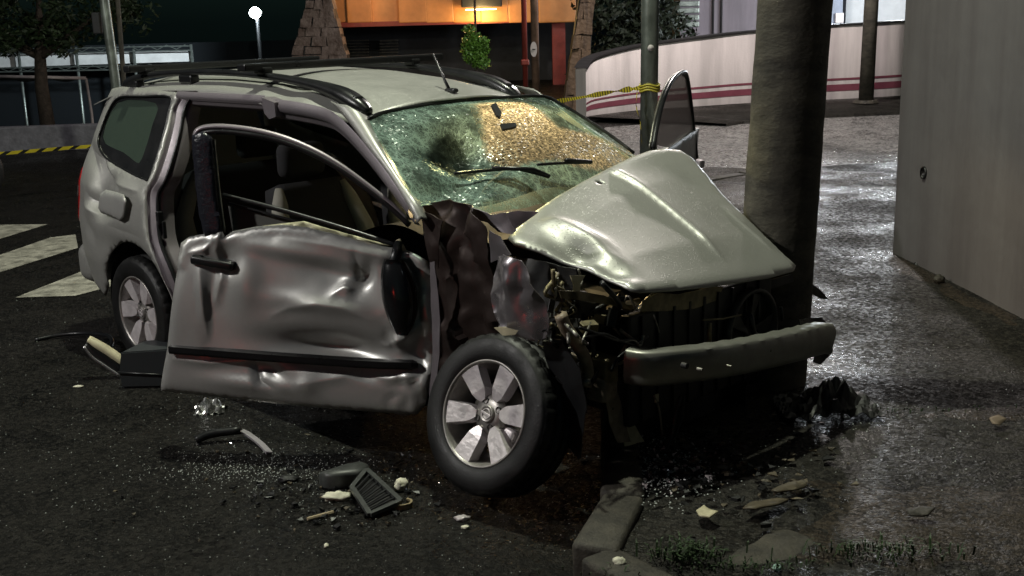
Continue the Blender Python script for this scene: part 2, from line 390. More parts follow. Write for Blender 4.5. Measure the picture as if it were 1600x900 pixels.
street_lamp('street_lamp', 'tall street lamp across the road left of the wrecked car', (-8.2, 3.0, 0), (-7.0, 3.0, 5.4), 980, (1, .975, .945), M_lampk, .07, .16)

# ================================================================== grey building wall on the right
wa = onz(1395, 395, .12); wb = onz(1600, 500, .12); wd = (wb - wa); wd.z = 0; wd.normalize(); wn_ = Vector((-wd.y, wd.x, 0)) * -1
if wn_.x > 0: wn_ = -wn_
wt = thing('building_wall', 'plain grey plaster building wall standing at the right edge', 'wall', wa)
hc = onplane(1444, 270, wa, wn_); ha, hz = (hc - wa).dot(wd), hc.z - .12
hole = [(ha + .034*cos(2*pi*k/20), hz + .034*sin(2*pi*k/20)) for k in range(20)]
def wf(a, b, d): return wd * a + Vector((0, 0, b)) + wn_ * (.006 * nz(a, b, 2, 1.2) + .002 * nz(a, b, 5, 7))
V, F = skin([(0, -.14), (4.4, -.14), (4.4, 5.8), (0, 5.8)], [hole], wf, .14); mesh('wall_face', V, F, M_plast, wt, True)
side_d = Vector((-wd.y, wd.x, 0)); side_d = side_d if side_d.x > 0 else -side_d
V = [Vector((0, 0, -.14)), side_d * 5 + Vector((0, 0, -.14)), side_d * 5 + Vector((0, 0, 5.8)), Vector((0, 0, 5.8))]
mesh('end_face', V, [(0, 1, 2, 3)], M_plast, wt)
mesh('roof_slab', [Vector((0, 0, 5.8)), wd * 4.4 + Vector((0, 0, 5.8)), wd * 4.4 + side_d * 5 + Vector((0, 0, 5.8)), side_d * 5 + Vector((0, 0, 5.8))], [(0, 1, 2, 3)], M_plast, wt)
pr = []
for dpt, rr in ((.012, .034), (.012, .042), (-.002, .044), (-.002, .034), (-.25, .034), (-.25, .001)):
    pr.append([wd * (ha + rr*cos(2*pi*k/24)) + Vector((0, 0, hz + rr*sin(2*pi*k/24))) + wn_ * dpt for k in range(24)])
V, F = loft(pr, True); mesh('drain_pipe', V, F, M_black, wt, True)
h2 = onplane(1432, 415, wa, wn_) - wa
V, F = loft([[h2 + wn_ * q + wd * r*cos(2*pi*k/12) + Vector((0, 0, r*sin(2*pi*k/12))) for k in range(12)] for q, r in ((.0, .022), (.016, .022), (.016, .014), (.008, .001))], True); mesh('small_outlet', V, F, M_black, wt, True)
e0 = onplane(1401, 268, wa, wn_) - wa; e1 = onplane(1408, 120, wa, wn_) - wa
bm = bmesh.new(); addbox(bm, (-.02 * wd.x + side_d.x*.02, -.04, (e0.z + e1.z)/2), (.03, .05, e1.z - e0.z), None, .005); bmobj('orange_light_edge', bm, M_orange, wt)  # orange light on the wall's return edge, painted as an orange strip
# ================================================================== white boundary wall with maroon bands across the road
bx = [(916, 182), (928, 180), (960, 176), (1010, 171), (1090, 166), (1165, 161), (1280, 156), (1345, 153), (1410, 149), (1500, 144)]
tx = [(916, 108), (928, 92), (960, 81), (1010, 70), (1090, 59), (1165, 50), (1280, 41), (1345, 37), (1410, 33), (1500, 28)]
base = [onz(x, y, .1) for x, y in bx]; top = []
for p, (x, y) in zip(base, tx):
    q = at(x, y, p.y); top.append(Vector((p.x, p.y, q.z)))
base = spline(base, 4); top = spline(top, 4)
bw = thing('boundary_wall', 'curved white boundary wall with maroon bands across the road', 'wall', base[0])
o0 = base[0]; nrm = []
for i in range(len(base)):
    d = base[min(i+1, len(base)-1)] - base[max(i-1, 0)]; nrm.append(Vector((d.y, -d.x, 0)).normalized())
rows = [[b - o0 - Vector((0, 0, .2)) for b in base], [t - o0 for t in top], [t - o0 - m_ * .2 for t, m_ in zip(top, nrm)], [b - o0 - m_ * .2 - Vector((0, 0, .2)) for b, m_ in zip(base, nrm)]]
V, F = loft(rows); mesh('wall_body', V, F, M_white, bw, True)
mesh('wall_end', [rows[0][0], rows[1][0], rows[2][0], rows[3][0]], [(0, 1, 2, 3)], M_white, bw)
V, F = loft([[t - o0 + m_ * .03 - Vector((0, 0, .01)) for t, m_ in zip(top, nrm)], [t - o0 + m_ * .03 + Vector((0, 0, .02)) for t, m_ in zip(top, nrm)], [t - o0 - m_ * .23 + Vector((0, 0, .02)) for t, m_ in zip(top, nrm)]]); mesh('coping', V, F, M_dark, bw)
for lo, hi in ((.11, .2), (.255, .285)):
    V, F = loft([[b.lerp(t, lo) - o0 + m_ * .006 for b, t, m_ in zip(base, top, nrm)], [b.lerp(t, hi) - o0 + m_ * .006 for b, t, m_ in zip(base, top, nrm)]]); mesh('painted_band', V, F, M_pink, bw)
# far pavement
V, F = loft([[b - m_ * .1 + Vector((0, 0, .0)) for b, m_ in zip(base, nrm)], [b + m_ * 2.6 + Vector((0, 0, -.05)) for b, m_ in zip(base, nrm)], [b + m_ * 2.6 - Vector((0, 0, .9)) for b, m_ in zip(base, nrm)]])
tag(mesh('far_pavement', V, F, M_side, smooth=True), kind='structure')
# slim concrete post in front of it
fp = onz(1353, 160, .1); fpt = thing('concrete_post', 'slim pale concrete post in front of the white boundary wall', 'post', fp)
tube('shaft', [(0, 0, 0), (.02, 0, 2), (.09, 0, 6.5)], [.135, .125, .1], M_pole, fpt, 20)
bm = bmesh.new(); bmesh.ops.create_cone(bm, cap_ends=True, segments=20, radius1=.24, radius2=.2, depth=.05, matrix=Matrix.Translation((0, 0, .02))); bmobj('footing', bm, M_kerb, fpt)
# buildings and hedge behind the wall
def facade(name, label, x0, x1, y0, y1, Y, m, depth=4, cat='building'):
    a, b = at(x0, y1, Y), at(x1, y0, Y); c = Vector(((a.x + b.x)/2, Y + depth/2, (a.z + b.z)/2)); t = thing(name, label, cat, (c.x, Y, a.z))
    box('wall', (0, depth/2, (b.z - a.z)/2), (b.x - a.x, depth, b.z - a.z), m, t); return t, a, b
t, a, b = facade('mauve_building', 'mauve building with roller shutter behind the boundary wall', 1062, 1290, -90, 120, 30, M_mauve)
for k in range(16):
    z = 1.2 + k * .17; box('shutter_slat', (at(1074, 20, 29.9).x - t.location.x, -.04, z - t.location.z + .3), (.62, .05, .14), M_galv, t, None, .02)
for px_ in (1115, 1128): tube('downpipe', [(at(px_, 0, 29.9).x - t.location.x, -.05, 0), (at(px_, 0, 29.9).x - t.location.x, -.05, 6)], .03, M_dark, t)
t, a, b = facade('white_building', 'brightly lit white building above the boundary wall at upper right', 1318, 1480, -120, 110, 31, mat('bright_white', (.82, .84, .86), .6, var=.05))
t, a, b = facade('blue_grey_building', 'blue grey wall with small meter box beside the lit white building', 1280, 1322, -120, 110, 29, mat('blue_grey', (.16, .18, .23), .7, var=.1))
box('meter_box', (at(1312, 28, 28.9).x - t.location.x, -.06, at(1312, 28, 28.9).z - t.location.z), (.2, .1, .24), M_white, t, None, .02)
fl = at(1289, -6, 26); flt = thing('flood_lamp', 'white flood lamp half hidden by the concrete pole', 'lamp', (fl.x, fl.y, gz(fl.x, fl.y)))
q = fl - flt.location; tube('mast', [(0, .1, 0), (0, .1, q.z + .2)], .05, M_galv, flt)
box('lamp_head', q + Vector((0, .06, .05)), (.34, .1, .26), M_galv, flt, None, .02); box('lens', q + Vector((-.02, 0, .0)), (.24, .02, .2), M_lamp, flt)
plight('flood_light', q + Vector((0, -.25, -.05)), 420, (.86, .93, 1), .2, flt)
plight('flood_light_up', q + Vector((1.8, .6, 0)), 500, (.9, .96, 1), .2, flt)

street_lamp('street_lamp', 'added street lamp for the boundary wall, hidden behind the concrete pole', (4.05, 17.2, 0), (3.9, 18.2, 6.4), 1650, (1, .91, .86), M_lampk, .05, .2)  # unseen lamp added to brighten the boundary wall and side road
# ================================================================== foliage helper
def leaves(n, fn, size, m, name, parent, asp=.5):
    V = []; F = []
    for _ in range(n):
        p = fn(); s = size * random.uniform(.6, 1.4)
        d = Vector((random.gauss(0, 1), random.gauss(0, 1), random.gauss(-.3, .7))).normalized()
        e = d.cross(Vector((random.gauss(0, 1), random.gauss(0, 1), random.gauss(0, 1)))).normalized()
        k = len(V); V += [p - d*s, p + e*s*asp, p + d*s, p - e*s*asp]; F.append((k, k+1, k+2, k+3))
    return mesh(name, V, F, m, parent)
def clump_fn(cs):
    def f():
        c, r = random.choice(cs); d = Vector((random.gauss(0, 1), random.gauss(0, 1), random.gauss(0, 1))).normalized()
        return c + d * r * random.random() ** .4
    return f
# tree at the left
tb = at(78, 215, 24); tb.z = gz(tb.x, 24); tt = thing('street_tree', 'dark leafy tree behind the low wall at upper left', 'tree', tb)
cr = at(80, 20, 24) - tb
tube('trunk', [(0, 0, 0), Vector((-.05, 0, cr.z * .45)), Vector((.0, 0, cr.z * .7)), Vector((.1, 0, cr.z * 1.1))], [.16, .13, .11, .05], M_bark, tt, 12)
for k, (dx, dz) in enumerate([(.8, .5), (-.9, .5), (1.5, 1.0), (-1.4, 1.1), (.3, 1.4)]):
    s = Vector((0, 0, cr.z * .66)); tube('limb', spline([s, s + Vector((dx*.5, .1*k-.2, dz*.5)), s + Vector((dx, .2*k-.4, dz))], 4), [.07, .065, .06, .055, .05, .045, .04, .03, .02], M_bark, tt, 8)
cs = [(cr + Vector((random.uniform(-1.7, 1.75), random.uniform(-1.2, 1.2), random.uniform(-.55, 1.9))), random.uniform(.25, .55)) for _ in range(60)]
leaves(11000, clump_fn(cs), .075, M_leaf, 'crown', tt, .35)
# hedge/trees behind the boundary wall
for (px, py, Y, R, lab) in ((960, 45, 25.5, 1.0, 'dark dense tree behind the left end of the boundary wall'), (1030, 30, 26, .9, 'dark dense tree between the steel post and mauve building')):
    c = at(px, py, Y); b0 = Vector((c.x, c.y, -.2)); tr = thing('dark_tree', lab, 'tree', b0, 0, 'dark trees behind the boundary wall'); c = c - b0
    tube('trunk', [(0, 0, 0), c * .6, c], [.12, .09, .04], M_bark, tr)
    leaves(4500, clump_fn([(c + Vector((random.uniform(-R*.7, R*.7), random.uniform(-.6, .6), random.uniform(-1.2, 1.8))), .4) for _ in range(28)]), .08, mat('dark_leaf', (.010, .018, .007), .7, var=.4), 'crown', tr, .4)

# ================================================================== orange fronted building beyond the car
OY = 31
def ob(px, py, Y=OY): return at(px, py, Y)
ot = thing('orange_building', 'orange panelled building front glowing under a warm lamp', 'building', (ob(700, 0).x, OY, -3.0)); oo = ot.location.copy()
edges = [505, 542, 578, 622, 665, 707, 750, 793, 840, 900]
for i in range(len(edges) - 1):
    a, b = ob(edges[i], 36), ob(edges[i+1], -90); w_ = b.x - a.x - .05
    bm = bmesh.new(); addbox(bm, (0, 0, 0), (w_, .12, b.z - a.z), None, .03, 2)
    o = bmobj('fascia_panel', bm, M_orange, ot); o.location = Vector(((a.x + b.x)/2, OY - .06 + .12 * (i in (0, 2)), (a.z + b.z)/2)) - oo
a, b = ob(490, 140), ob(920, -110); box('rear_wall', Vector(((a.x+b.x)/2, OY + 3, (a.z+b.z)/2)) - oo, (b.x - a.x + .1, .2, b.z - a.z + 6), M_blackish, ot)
a, b = ob(495, 40), ob(910, 33); box('lower_beam', Vector(((a.x+b.x)/2, OY + .1, a.z)) - oo, (b.x - a.x, .4, .12), M_redst, ot)
for x0, x1, nm in ((866, 884, 'red_column'),):
    a, b = ob(x0, 190), ob(x1, 30); box(nm, Vector(((a.x+b.x)/2, OY + .5, (a.z+b.z)/2)) - oo, (b.x - a.x, .3, b.z - a.z + 2), M_redst, ot)
for x0, x1 in ((538, 576), (593, 622)):
    for k in range(6):
        a, b = ob(x0, 88 - k*4.6, OY + 2.6), ob(x1, 85 - k*4.6, OY + 2.6)
        box('louvre_slat', (a + b)/2 - oo, (b.x - a.x, .06, b.z - a.z + .01), M_kerb, ot, None, .008)
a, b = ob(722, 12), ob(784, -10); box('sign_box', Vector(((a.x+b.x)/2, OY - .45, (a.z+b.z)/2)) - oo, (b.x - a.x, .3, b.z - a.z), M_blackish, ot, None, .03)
c = ob(752, 13); box('lamp_lens', Vector((c.x, OY - .42, c.z - .03)) - oo, (.8, .14, .03), M_lampw, ot)
plight('warm_light', Vector((c.x, OY - .75, c.z - .15)) - oo, 85, (1, .66, .25), .2, ot)
plight('warm_light_far', Vector((ob(590, 0).x, OY - 1.3, c.z + .2)) - oo, 26, (1, .55, .2), .2, ot)
iv = thing('ivy', 'bright green climbing plant in front of the dark building', 'plant', (ob(745, 110, 29.5).x, 29.5, gz(-1, 29.5)))
cs = [((ob(742 + random.uniform(-14, 16), random.uniform(42, 110), 29.5) - iv.location), random.uniform(.1, .22)) for _ in range(26)]
leaves(2600, clump_fn(cs), .045, M_leaf2, 'foliage', iv, .6); tube('stem', [(0, 0, 0), (0, .05, 4.2)], .03, M_bark, iv)
plight('ivy_uplight', (0, 0, 0), 0.01, (1, 1, 1), .1, iv) if False else None
def pier(name, label, quad, Y, m, blocks):
    P = [at(x, y, Y) for x, y in quad]; b0 = (P[3] + P[2]) / 2; b0.z = min(P[3].z, P[2].z)
    t = thing(name, label, 'pillar', b0)
    rows = 9
    for i in range(rows):
        for j in range(blocks):
            f0, f1 = i / rows, (i + 1) / rows; g0, g1 = j / blocks, (j + 1) / blocks
            if i % 2: g0, g1 = max(0, g0 - .12), min(1, g1 - .12 if j < blocks - 1 else 1)
            def q(f, g): return P[0].lerp(P[3], f).lerp(P[1].lerp(P[2], f), g)
            cs_ = [q(f0, g0), q(f0, g1), q(f1, g1), q(f1, g0)]; c = sum(cs_, Vector()) / 4; j_ = random.uniform(-.05, .04)
            cs_ = [c + (k - c) * .97 + Vector((random.uniform(-.03, .03), 0, random.uniform(-.03, .03))) for k in cs_]
            V = [k - b0 + Vector((0, j_, 0)) for k in cs_] + [k - b0 + Vector((0, .6, 0)) for k in cs_]
            mesh('stone', V, [(0, 1, 2, 3), (7, 6, 5, 4), (0, 4, 5, 1), (1, 5, 6, 2), (2, 6, 7, 3), (3, 7, 4, 0)], m, t)
    V = [k - b0 + Vector((0, .08, 0)) for k in P] + [k - b0 + Vector((0, .55, 0)) for k in P]
    mesh('core', V, [(0, 1, 2, 3), (7, 6, 5, 4), (0, 4, 5, 1), (1, 5, 6, 2), (2, 6, 7, 3), (3, 7, 4, 0)], M_dark, t)
pier('stone_pier', 'tapered stone clad pier at the left of the orange building', [(487, -30), (508, -30), (545, 100), (452, 100)], 29, M_stone, 3)
pier('stone_pier', 'tapered rough stone pier beside the left end of the boundary wall', [(908, -20), (930, -20), (916, 195), (878, 195)], 22.5, M_wood, 2)
# sign post and red post
sp = onz(838, 160, 0); sp = at(838, 170, 19.5); sp.z = 0; t = thing('sign_post', 'rusty brown post carrying an oval white sign', 'sign', sp)
a = at(839, 0, 19.5) - sp; tube('post', [(0, 0, 0), (0, 0, a.z + 3)], .065, mat('rusty_post', (.16, .095, .065), .7, var=.4, vscale=6), t, 12)
c = at(834, 77, 19.4) - sp; V, F = loft([[c + Vector((.055*r*cos(2*pi*k/24), q, .125*r*sin(2*pi*k/24))) for k in range(24)] for q, r in ((0, .01), (0, 1), (.02, 1))], True); mesh('sign_plate', V, F, M_white, t)
box('sign_mark', c + Vector((0, -.006, 0)), (.05, .006, .016), M_black, t)
sp2 = at(822, 170, 19.9); sp2.z = 0; t = thing('red_post', 'thin dark red post left of the sign post', 'post', sp2)
a = at(823, 0, 19.9) - sp2; tube('shaft', [(0, 0, 0), (0, 0, a.z + 3)], .045, M_redst, t, 12); box('clamp', (0, 0, 1.05), (.14, .12, .1), M_redst, t, None, .02)

# ================================================================== steel post holding the tape
s2 = at(1012, 120, 8.2); s2.z = .12; s2t = thing('steel_post', 'grey galvanised steel post with caution tape tied around it', 'post', s2)
tube('shaft', [(0, 0, 0), at(1016, 0, 8.2) - s2 + Vector((0, 0, 0)), at(1018, -300, 8.2) - s2], .062, M_galv, s2t, 24)
c = at(1017, 75, 8.13) - s2; tube('cap_disc', [c, c + Vector((0, .02, 0))], .022, M_white, s2t, 16)
def tapemat():
    m = bpy.data.materials.new('caution_tape'); m.use_nodes = True; nt = m.node_tree; N = nt.nodes; b = N['Principled BSDF']
    at_ = N.new('ShaderNodeAttribute'); at_.attribute_name = 'along'
    w_ = N.new('ShaderNodeMath'); w_.operation = 'FRACT'; link(nt, at_.outputs['Fac'], w_.inputs[0])
    g = N.new('ShaderNodeMath'); g.operation = 'GREATER_THAN'; g.inputs[1].default_value = .36; link(nt, w_.outputs[0], g.inputs[0])
    mx = N.new('ShaderNodeMix'); mx.data_type = 'RGBA'; mx.inputs[6].default_value = (.012, .012, .01, 1); mx.inputs[7].default_value = (.72, .58, .03, 1)
    link(nt, g.outputs[0], mx.inputs[0]); link(nt, mx.outputs[2], b.inputs['Base Color']); b.inputs['Roughness'].default_value = .75
    b.inputs['Subsurface Weight'].default_value = 0
    return m
M_tape = tapemat()
def tape(name, label, P, wdt, period, parent=None, twist=0.0):
    P = spline(P, 14); o0 = P[0] if not parent else Vector((0, 0, 0)); V = []; A = []; s = 0
    for i, p in enumerate(P):
        if i: s += (p - P[i-1]).length
        a = twist * sin(i * .35) + .15 * sin(i * 1.3)
        d = Vector((0, sin(a), cos(a))) * wdt / 2
        V += [p - o0 - d, p - o0 + d]; A += [s / period + .35, s / period - .0]
    F = [(2*i, 2*i+2, 2*i+3, 2*i+1) for i in range(len(P)-1)]
    o = mesh(name, V, F, M_tape, parent, True, None if parent else o0)
    at_ = o.data.attributes.new('along', 'FLOAT', 'POINT'); at_.data.foreach_set('value', A)
    if not parent: tag(o, label, 'tape')
    return o
tape('caution_tape', 'yellow and black caution tape strung from the steel post behind the windscreen', [at(1004, 137, 8.15), at(960, 143, 9.2), at(870, 158, 11.5), at(780, 166, 13)], .045, .1, twist=1.2)
tape('caution_tape', 'loose tail of caution tape hanging down from the knot on the steel post', [at(996, 140, 8.1), at(994, 165, 8.1), at(1000, 190, 8.1), at(1003, 226, 8.1)], .03, .1, twist=1.0)
c = at(1015, 137, 8.2) - s2
for k in range(3): tube('tape_wrap', [c + Vector((.069*cos(2*pi*j/20), .069*sin(2*pi*j/20), .008*sin(j) + (k-1)*.018)) for j in range(21)], .008, mat('tape_yellow', (.45, .38, .05), .45), s2t, 6)
lp = [at(-60, 243, 15.5), at(0, 240, 15.5), at(60, 235, 15.3), at(122, 230, 15), at(190, 226, 14.8)]
tape('caution_tape', 'yellow and black striped caution tape along the low wall at left', lp, .045, .3)

# ================================================================== left background
a, b = onz(-200, 246, 0), onz(175, 232, 0)
lw = thing('low_wall', 'low rough grey wall behind the tape at left', 'wall', (a.x, a.y, 0)); d = b - a; ang = atan2(d.y, d.x); zt = at(60, 198, (a.y + b.y)/2).z
R = Matrix.Rotation(ang, 3, 'Z'); bm = bmesh.new(); addbox(bm, R @ Vector((d.length/2, .12, zt/2 - .1)), (d.length, .22, zt + .2), R, .02); bmobj('wall_body', bm, M_lowwall, lw)
# chain of grey posts
for (x0, y0, x1, y1, Y, r, lab) in ((160, -20, 180, 125, 13.5, .055, 'pale galvanised post at left with a dark box on it'), (183, -10, 193, 122, 15, .03, 'thin grey post just right of the pale galvanised post')):
    p1 = at(x1, y1, Y); p0 = at(x0, y0, Y); g0 = Vector((p1.x + (p1.x - p0.x)*.4, Y, 0)); t = thing('galvanised_post', lab, 'post', g0, 0, None)
    tube('shaft', [(0, 0, 0), p1 - g0, p0 - g0, p0 + (p0 - p1) - g0], r, M_galv if r > .04 else M_kerb, t, 14)
    if r > .04: c = at(160, 36, Y) - g0; box('control_box', c + Vector((-.06, 0, 0)), (.09, .1, .24), M_blackish, t, None, .015)
# lamp in the distance
lp0 = at(401, 20, 36); lb = Vector((at(409, 90, 36).x, 36, gz(-8, 36)))
t = thing('distant_lamp', 'bright white lamp on a thin mast beyond the car roof', 'street lamp', lb); q = lp0 - lb
tube('mast', [(0, 0, 0), q], .05, mat('lit_mast', (.06, .065, .07), .5), t)
bm = bmesh.new(); bmesh.ops.create_uvsphere(bm, u_segments=20, v_segments=12, radius=.17, matrix=Matrix.Translation(q + Vector((-.04, -.05, 0)))); bmobj('globe', bm, M_lamp, t, True)
box('bracket', q + Vector((.02, .1, .02)), (.3, .2, .1), M_galv, t, None, .02)
plight('distant_light', q + Vector((-.3, -1.6, 0)), 2600, (.8, .92, 1), .18, t, radians(110), q + Vector((-14, 3.5, -1)), .5)
# canopy with lattice truss
cy = 40; a0, b0 = at(-60, 110, cy), at(300, 104, cy); t = thing('canopy', 'long pale canopy with a lattice truss edge behind the tree', 'canopy', (a0.x, cy, gz(-10, cy))); o_ = t.location
L = b0.x - a0.x
def cz(y): return at(80, y, cy).z - o_.z
mesh('canopy_sheet', [(0, .3, cz(82)), (L, .3, cz(84)), (L, .3, cz(102)), (0, .3, cz(104))], [(0, 1, 2, 3)], mat('canopy_cloth', (.75, .75, .72), .7, var=.2, vscale=1), t)
for ya, yb in ((75, 82), (104, 110)):
    za, zb = cz(ya), cz(yb); G = [tubegeo([(0, 0, za), (L, 0, za - .05)], .025, 6), tubegeo([(0, 0, zb), (L, 0, zb - .05)], .025, 6)]
    nn = int(L / .32)
    for i in range(nn): G.append(tubegeo([(i*.32, 0, zb if i % 2 else za), ((i+1)*.32, 0, za if i % 2 else zb)], .014, 5))
    V, F = join(G); mesh('lattice_truss', V, F, M_galv, t)
for k in range(5): tube('post', [(L*k/4, .1, 0), (L*k/4, .1, cz(75))], .05, M_galv, t)
mesh('back_screen', [(-8, 2.5, -1), (L + 6, 2.5, -1), (L + 6, 2.5, cz(74)), (-8, 2.5, cz(74))], [(0, 1, 2, 3)], mat('night_screen', (.008, .012, .015), .8), t)
ty = 30; a0, b0 = at(-30, 210, ty), at(140, 122, ty); t = thing('tent_frame', 'pale tent frame with sagging white cover behind the low wall', 'tent', (a0.x, ty, gz(-12, ty))); o_ = t.location
def tz(px, py): p = at(px, py, ty); return Vector((p.x - o_.x, 0, p.z - o_.z))
tube('tent_pole', [Vector((tz(143, 180).x, 0, 0)), tz(143, 176), tz(134, 122)], .035, M_white, t)
tube('top_rail', [tz(-60, 118), tz(134, 122)], .04, M_white, t)
V, F = grid(24, 6, lambda i, j: tz(-60 + 194*i, 120 + 8*j + 3*sin(i*19)*j) + Vector((0, .8*j, 0))); mesh('cover', V, F, mat('tent_cloth', (.5, .5, .47), .7), t, True)
# motorcycle wheel that just enters the frame at the left edge
mb = onz(-40, 318, 0); t = thing('motorcycle', 'front wheel of a motorcycle just entering the left edge', 'motorcycle', mb, .5)
V, F = lathe([(.25, -.05), (.29, -.055), (.325, -.03), (.335, 0), (.325, .03), (.29, .055), (.25, .05)], 40); mesh('tyre', [v + Vector((0, 0, .335)) for v in V], F, mat('tyre_rubber', (.012, .012, .012), .55, bump=.3, bscale=60, rvar=.15), t, True)
V, F = lathe([(.235, -.02), (.255, -.03), (.255, .03), (.235, .02), (.235, -.02)], 40); mesh('rim', [v + Vector((0, 0, .335)) for v in V], F, M_white, t, True)
for k in range(5): tube('spoke', [(.03*cos(k*1.257), 0, .335 + .03*sin(k*1.257)), (.24*cos(k*1.257), 0, .335 + .24*sin(k*1.257))], .015, M_galv, t)
for s_ in (-1, 1): tube('fork', [(0, s_*.075, .335), (-.25, s_*.075, .95)], .022, M_galv, t)
tube('handlebar', spline([(-.3, -.34, 1.05), (-.26, -.1, 1.0), (-.26, .1, 1.0), (-.3, .34, 1.05)], 5), .014, M_black, t)
box('fuel_tank', (-.55, 0, .82), (.5, .26, .24), M_black, t, None, .08, 4, True); box('seat', (-1.0, 0, .78), (.6, .24, .1), M_black, t, None, .04, 3, True)
V, F = lathe([(.25, -.06), (.29, -.065), (.32, 0), (.29, .065), (.25, .06)], 40); mesh('tyre', [v + Vector((-1.28, 0, .32)) for v in V], F, MATS['tyre_rubber'], t, True)
tube('frame', [(-.3, 0, .8), (-.7, 0, .35), (-1.28, 0, .32), (-1.0, 0, .75)], .03, M_black, t)
# unseen red source read from the door's reflection; the beacon form is invented
t = thing('stand_in_beacon', 'invented red beacon for the unseen red source mirrored in the door', 'beacon', (-3.4, .9, 0))
tube('stem', [(0, 0, 0), (0, 0, 1.0)], .03, M_black, t); tube('base', [(0, 0, 0), (0, 0, .05)], .2, M_black, t, 24)
bm = bmesh.new(); bmesh.ops.create_uvsphere(bm, u_segments=16, v_segments=10, radius=.12, matrix=Matrix.Translation((0, 0, 1.1))); bmobj('beacon_dome', bm, M_lampr, t, True)
plight('beacon_light', (0, 0, 1.32), .5, (1, .04, .02), .12, t)
# ================================================================== the wrecked car
def paintmat(name, col, metal=.5, rough=.42, drops=True, dirt=.0, dcol=(.03, .02, .015)):
    m = bpy.data.materials.new(name); m.use_nodes = True; nt = m.node_tree; N = nt.nodes; b = N['Principled BSDF']
    b.inputs['Metallic'].default_value = metal; b.inputs['Roughness'].default_value = rough; b.inputs['Coat Weight'].default_value = .12; b.inputs['Coat Roughness'].default_value = .2
    tc = N.new('ShaderNodeTexCoord'); vec = tc.outputs['Object']
    n1 = N.new('ShaderNodeTexNoise'); n1.inputs['Scale'].default_value = 7; n1.inputs['Detail'].default_value = 8; n1.inputs['Roughness'].default_value = .7; link(nt, vec, n1.inputs['Vector'])
    mr = N.new('ShaderNodeMapRange'); mr.inputs[1].default_value = .42; mr.inputs[2].default_value = .72; mr.inputs[4].default_value = dirt + .12; link(nt, n1.outputs['Fac'], mr.inputs[0])
    mx = N.new('ShaderNodeMix'); mx.data_type = 'RGBA'; mx.inputs[6].default_value = (*col, 1); mx.inputs[7].default_value = (*dcol, 1)
    link(nt, mr.outputs[0], mx.inputs[0]); link(nt, mx.outputs[2], b.inputs['Base Color'])
    r2 = N.new('ShaderNodeMapRange'); r2.inputs[1].default_value = .3; r2.inputs[2].default_value = .7; r2.inputs[3].default_value = rough - .05; r2.inputs[4].default_value = rough + .14
    link(nt, n1.outputs['Fac'], r2.inputs[0]); link(nt, r2.outputs[0], b.inputs['Roughness'])
    if drops:
        vo = N.new('ShaderNodeTexVoronoi'); vo.inputs['Scale'].default_value = 115; vo.inputs['Randomness'].default_value = 1; link(nt, vec, vo.inputs['Vector'])
        sc = N.new('ShaderNodeSeparateColor'); link(nt, vo.outputs['Color'], sc.inputs[0])
        th = N.new('ShaderNodeMapRange'); th.inputs[1].default_value = .0; th.inputs[2].default_value = 1; th.inputs[3].default_value = .08; th.inputs[4].default_value = .42; link(nt, sc.outputs[0], th.inputs[0])
        sub = N.new('ShaderNodeMath'); sub.operation = 'SUBTRACT'; link(nt, th.outputs[0], sub.inputs[0]); link(nt, vo.outputs['Distance'], sub.inputs[1])
        mxx = N.new('ShaderNodeMath'); mxx.operation = 'MAXIMUM'; mxx.inputs[1].default_value = 0; link(nt, sub.outputs[0], mxx.inputs[0])
        bp = N.new('ShaderNodeBump'); bp.inputs['Strength'].default_value = .55; bp.inputs['Distance'].default_value = .006; link(nt, mxx.outputs[0], bp.inputs['Height']); link(nt, bp.outputs[0], b.inputs['Normal'])
    return m
M_paint_s = paintmat('silver_paint', (.44, .44, .41))
M_paint_d = paintmat('silver_paint_dry', (.53, .53, .505), .5, .36, False, .06, (.16, .14, .115))
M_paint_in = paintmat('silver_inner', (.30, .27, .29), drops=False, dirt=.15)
M_redshade = paintmat('red_shaded_paint', (.05, .034, .03), .5, .42, False, .5)  # body silver with shadow and reddish light put into the red-brown colour
M_crump = paintmat('crumpled_paint', (.48, .45, .47), .85, .27, False, .25)
M_metal = mat('bare_steel', (.30, .29, .25), .4, .8, var=.3, vscale=12, rvar=.12)
M_gold = mat('dusty_steel', (.20, .17, .10), .5, .55, var=.4, vscale=14, rvar=.12)
M_hose = mat('hose', (.30, .24, .17), .5, var=.4, vscale=15)
M_eng = mat('engine_black', (.012, .012, .012), .55, var=.5, vscale=9, rvar=.15)
M_alloy = mat('alloy_machined', (.74, .69, .70), .4, .35, var=.14, vscale=16, rvar=.1, bump=.15, bscale=40)
M_alloyd = mat('alloy_painted', (.36, .34, .32), .4, .6, var=.25, vscale=14)
M_tyre = mat('car_tyre', (.006, .006, .006), .55, bump=.15, bscale=110, rvar=.16, vscale=9)
M_trim = mat('black_trim', (.012, .0125, .0135), .34, rvar=.1, vscale=8)
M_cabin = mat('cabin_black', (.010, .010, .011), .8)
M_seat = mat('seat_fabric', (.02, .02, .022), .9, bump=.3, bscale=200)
M_cream = mat('seat_cream', (.33, .32, .27), .75, bump=.2, bscale=150)
M_tail = mat('tail_lens', (.45, .012, .012), .18, coat=.6)
M_lensw = mat('lens_clear', (.55, .5, .5), .12)
M_cere = mat('cream_plastic', (.55, .50, .33), .55, var=.2, vscale=10)

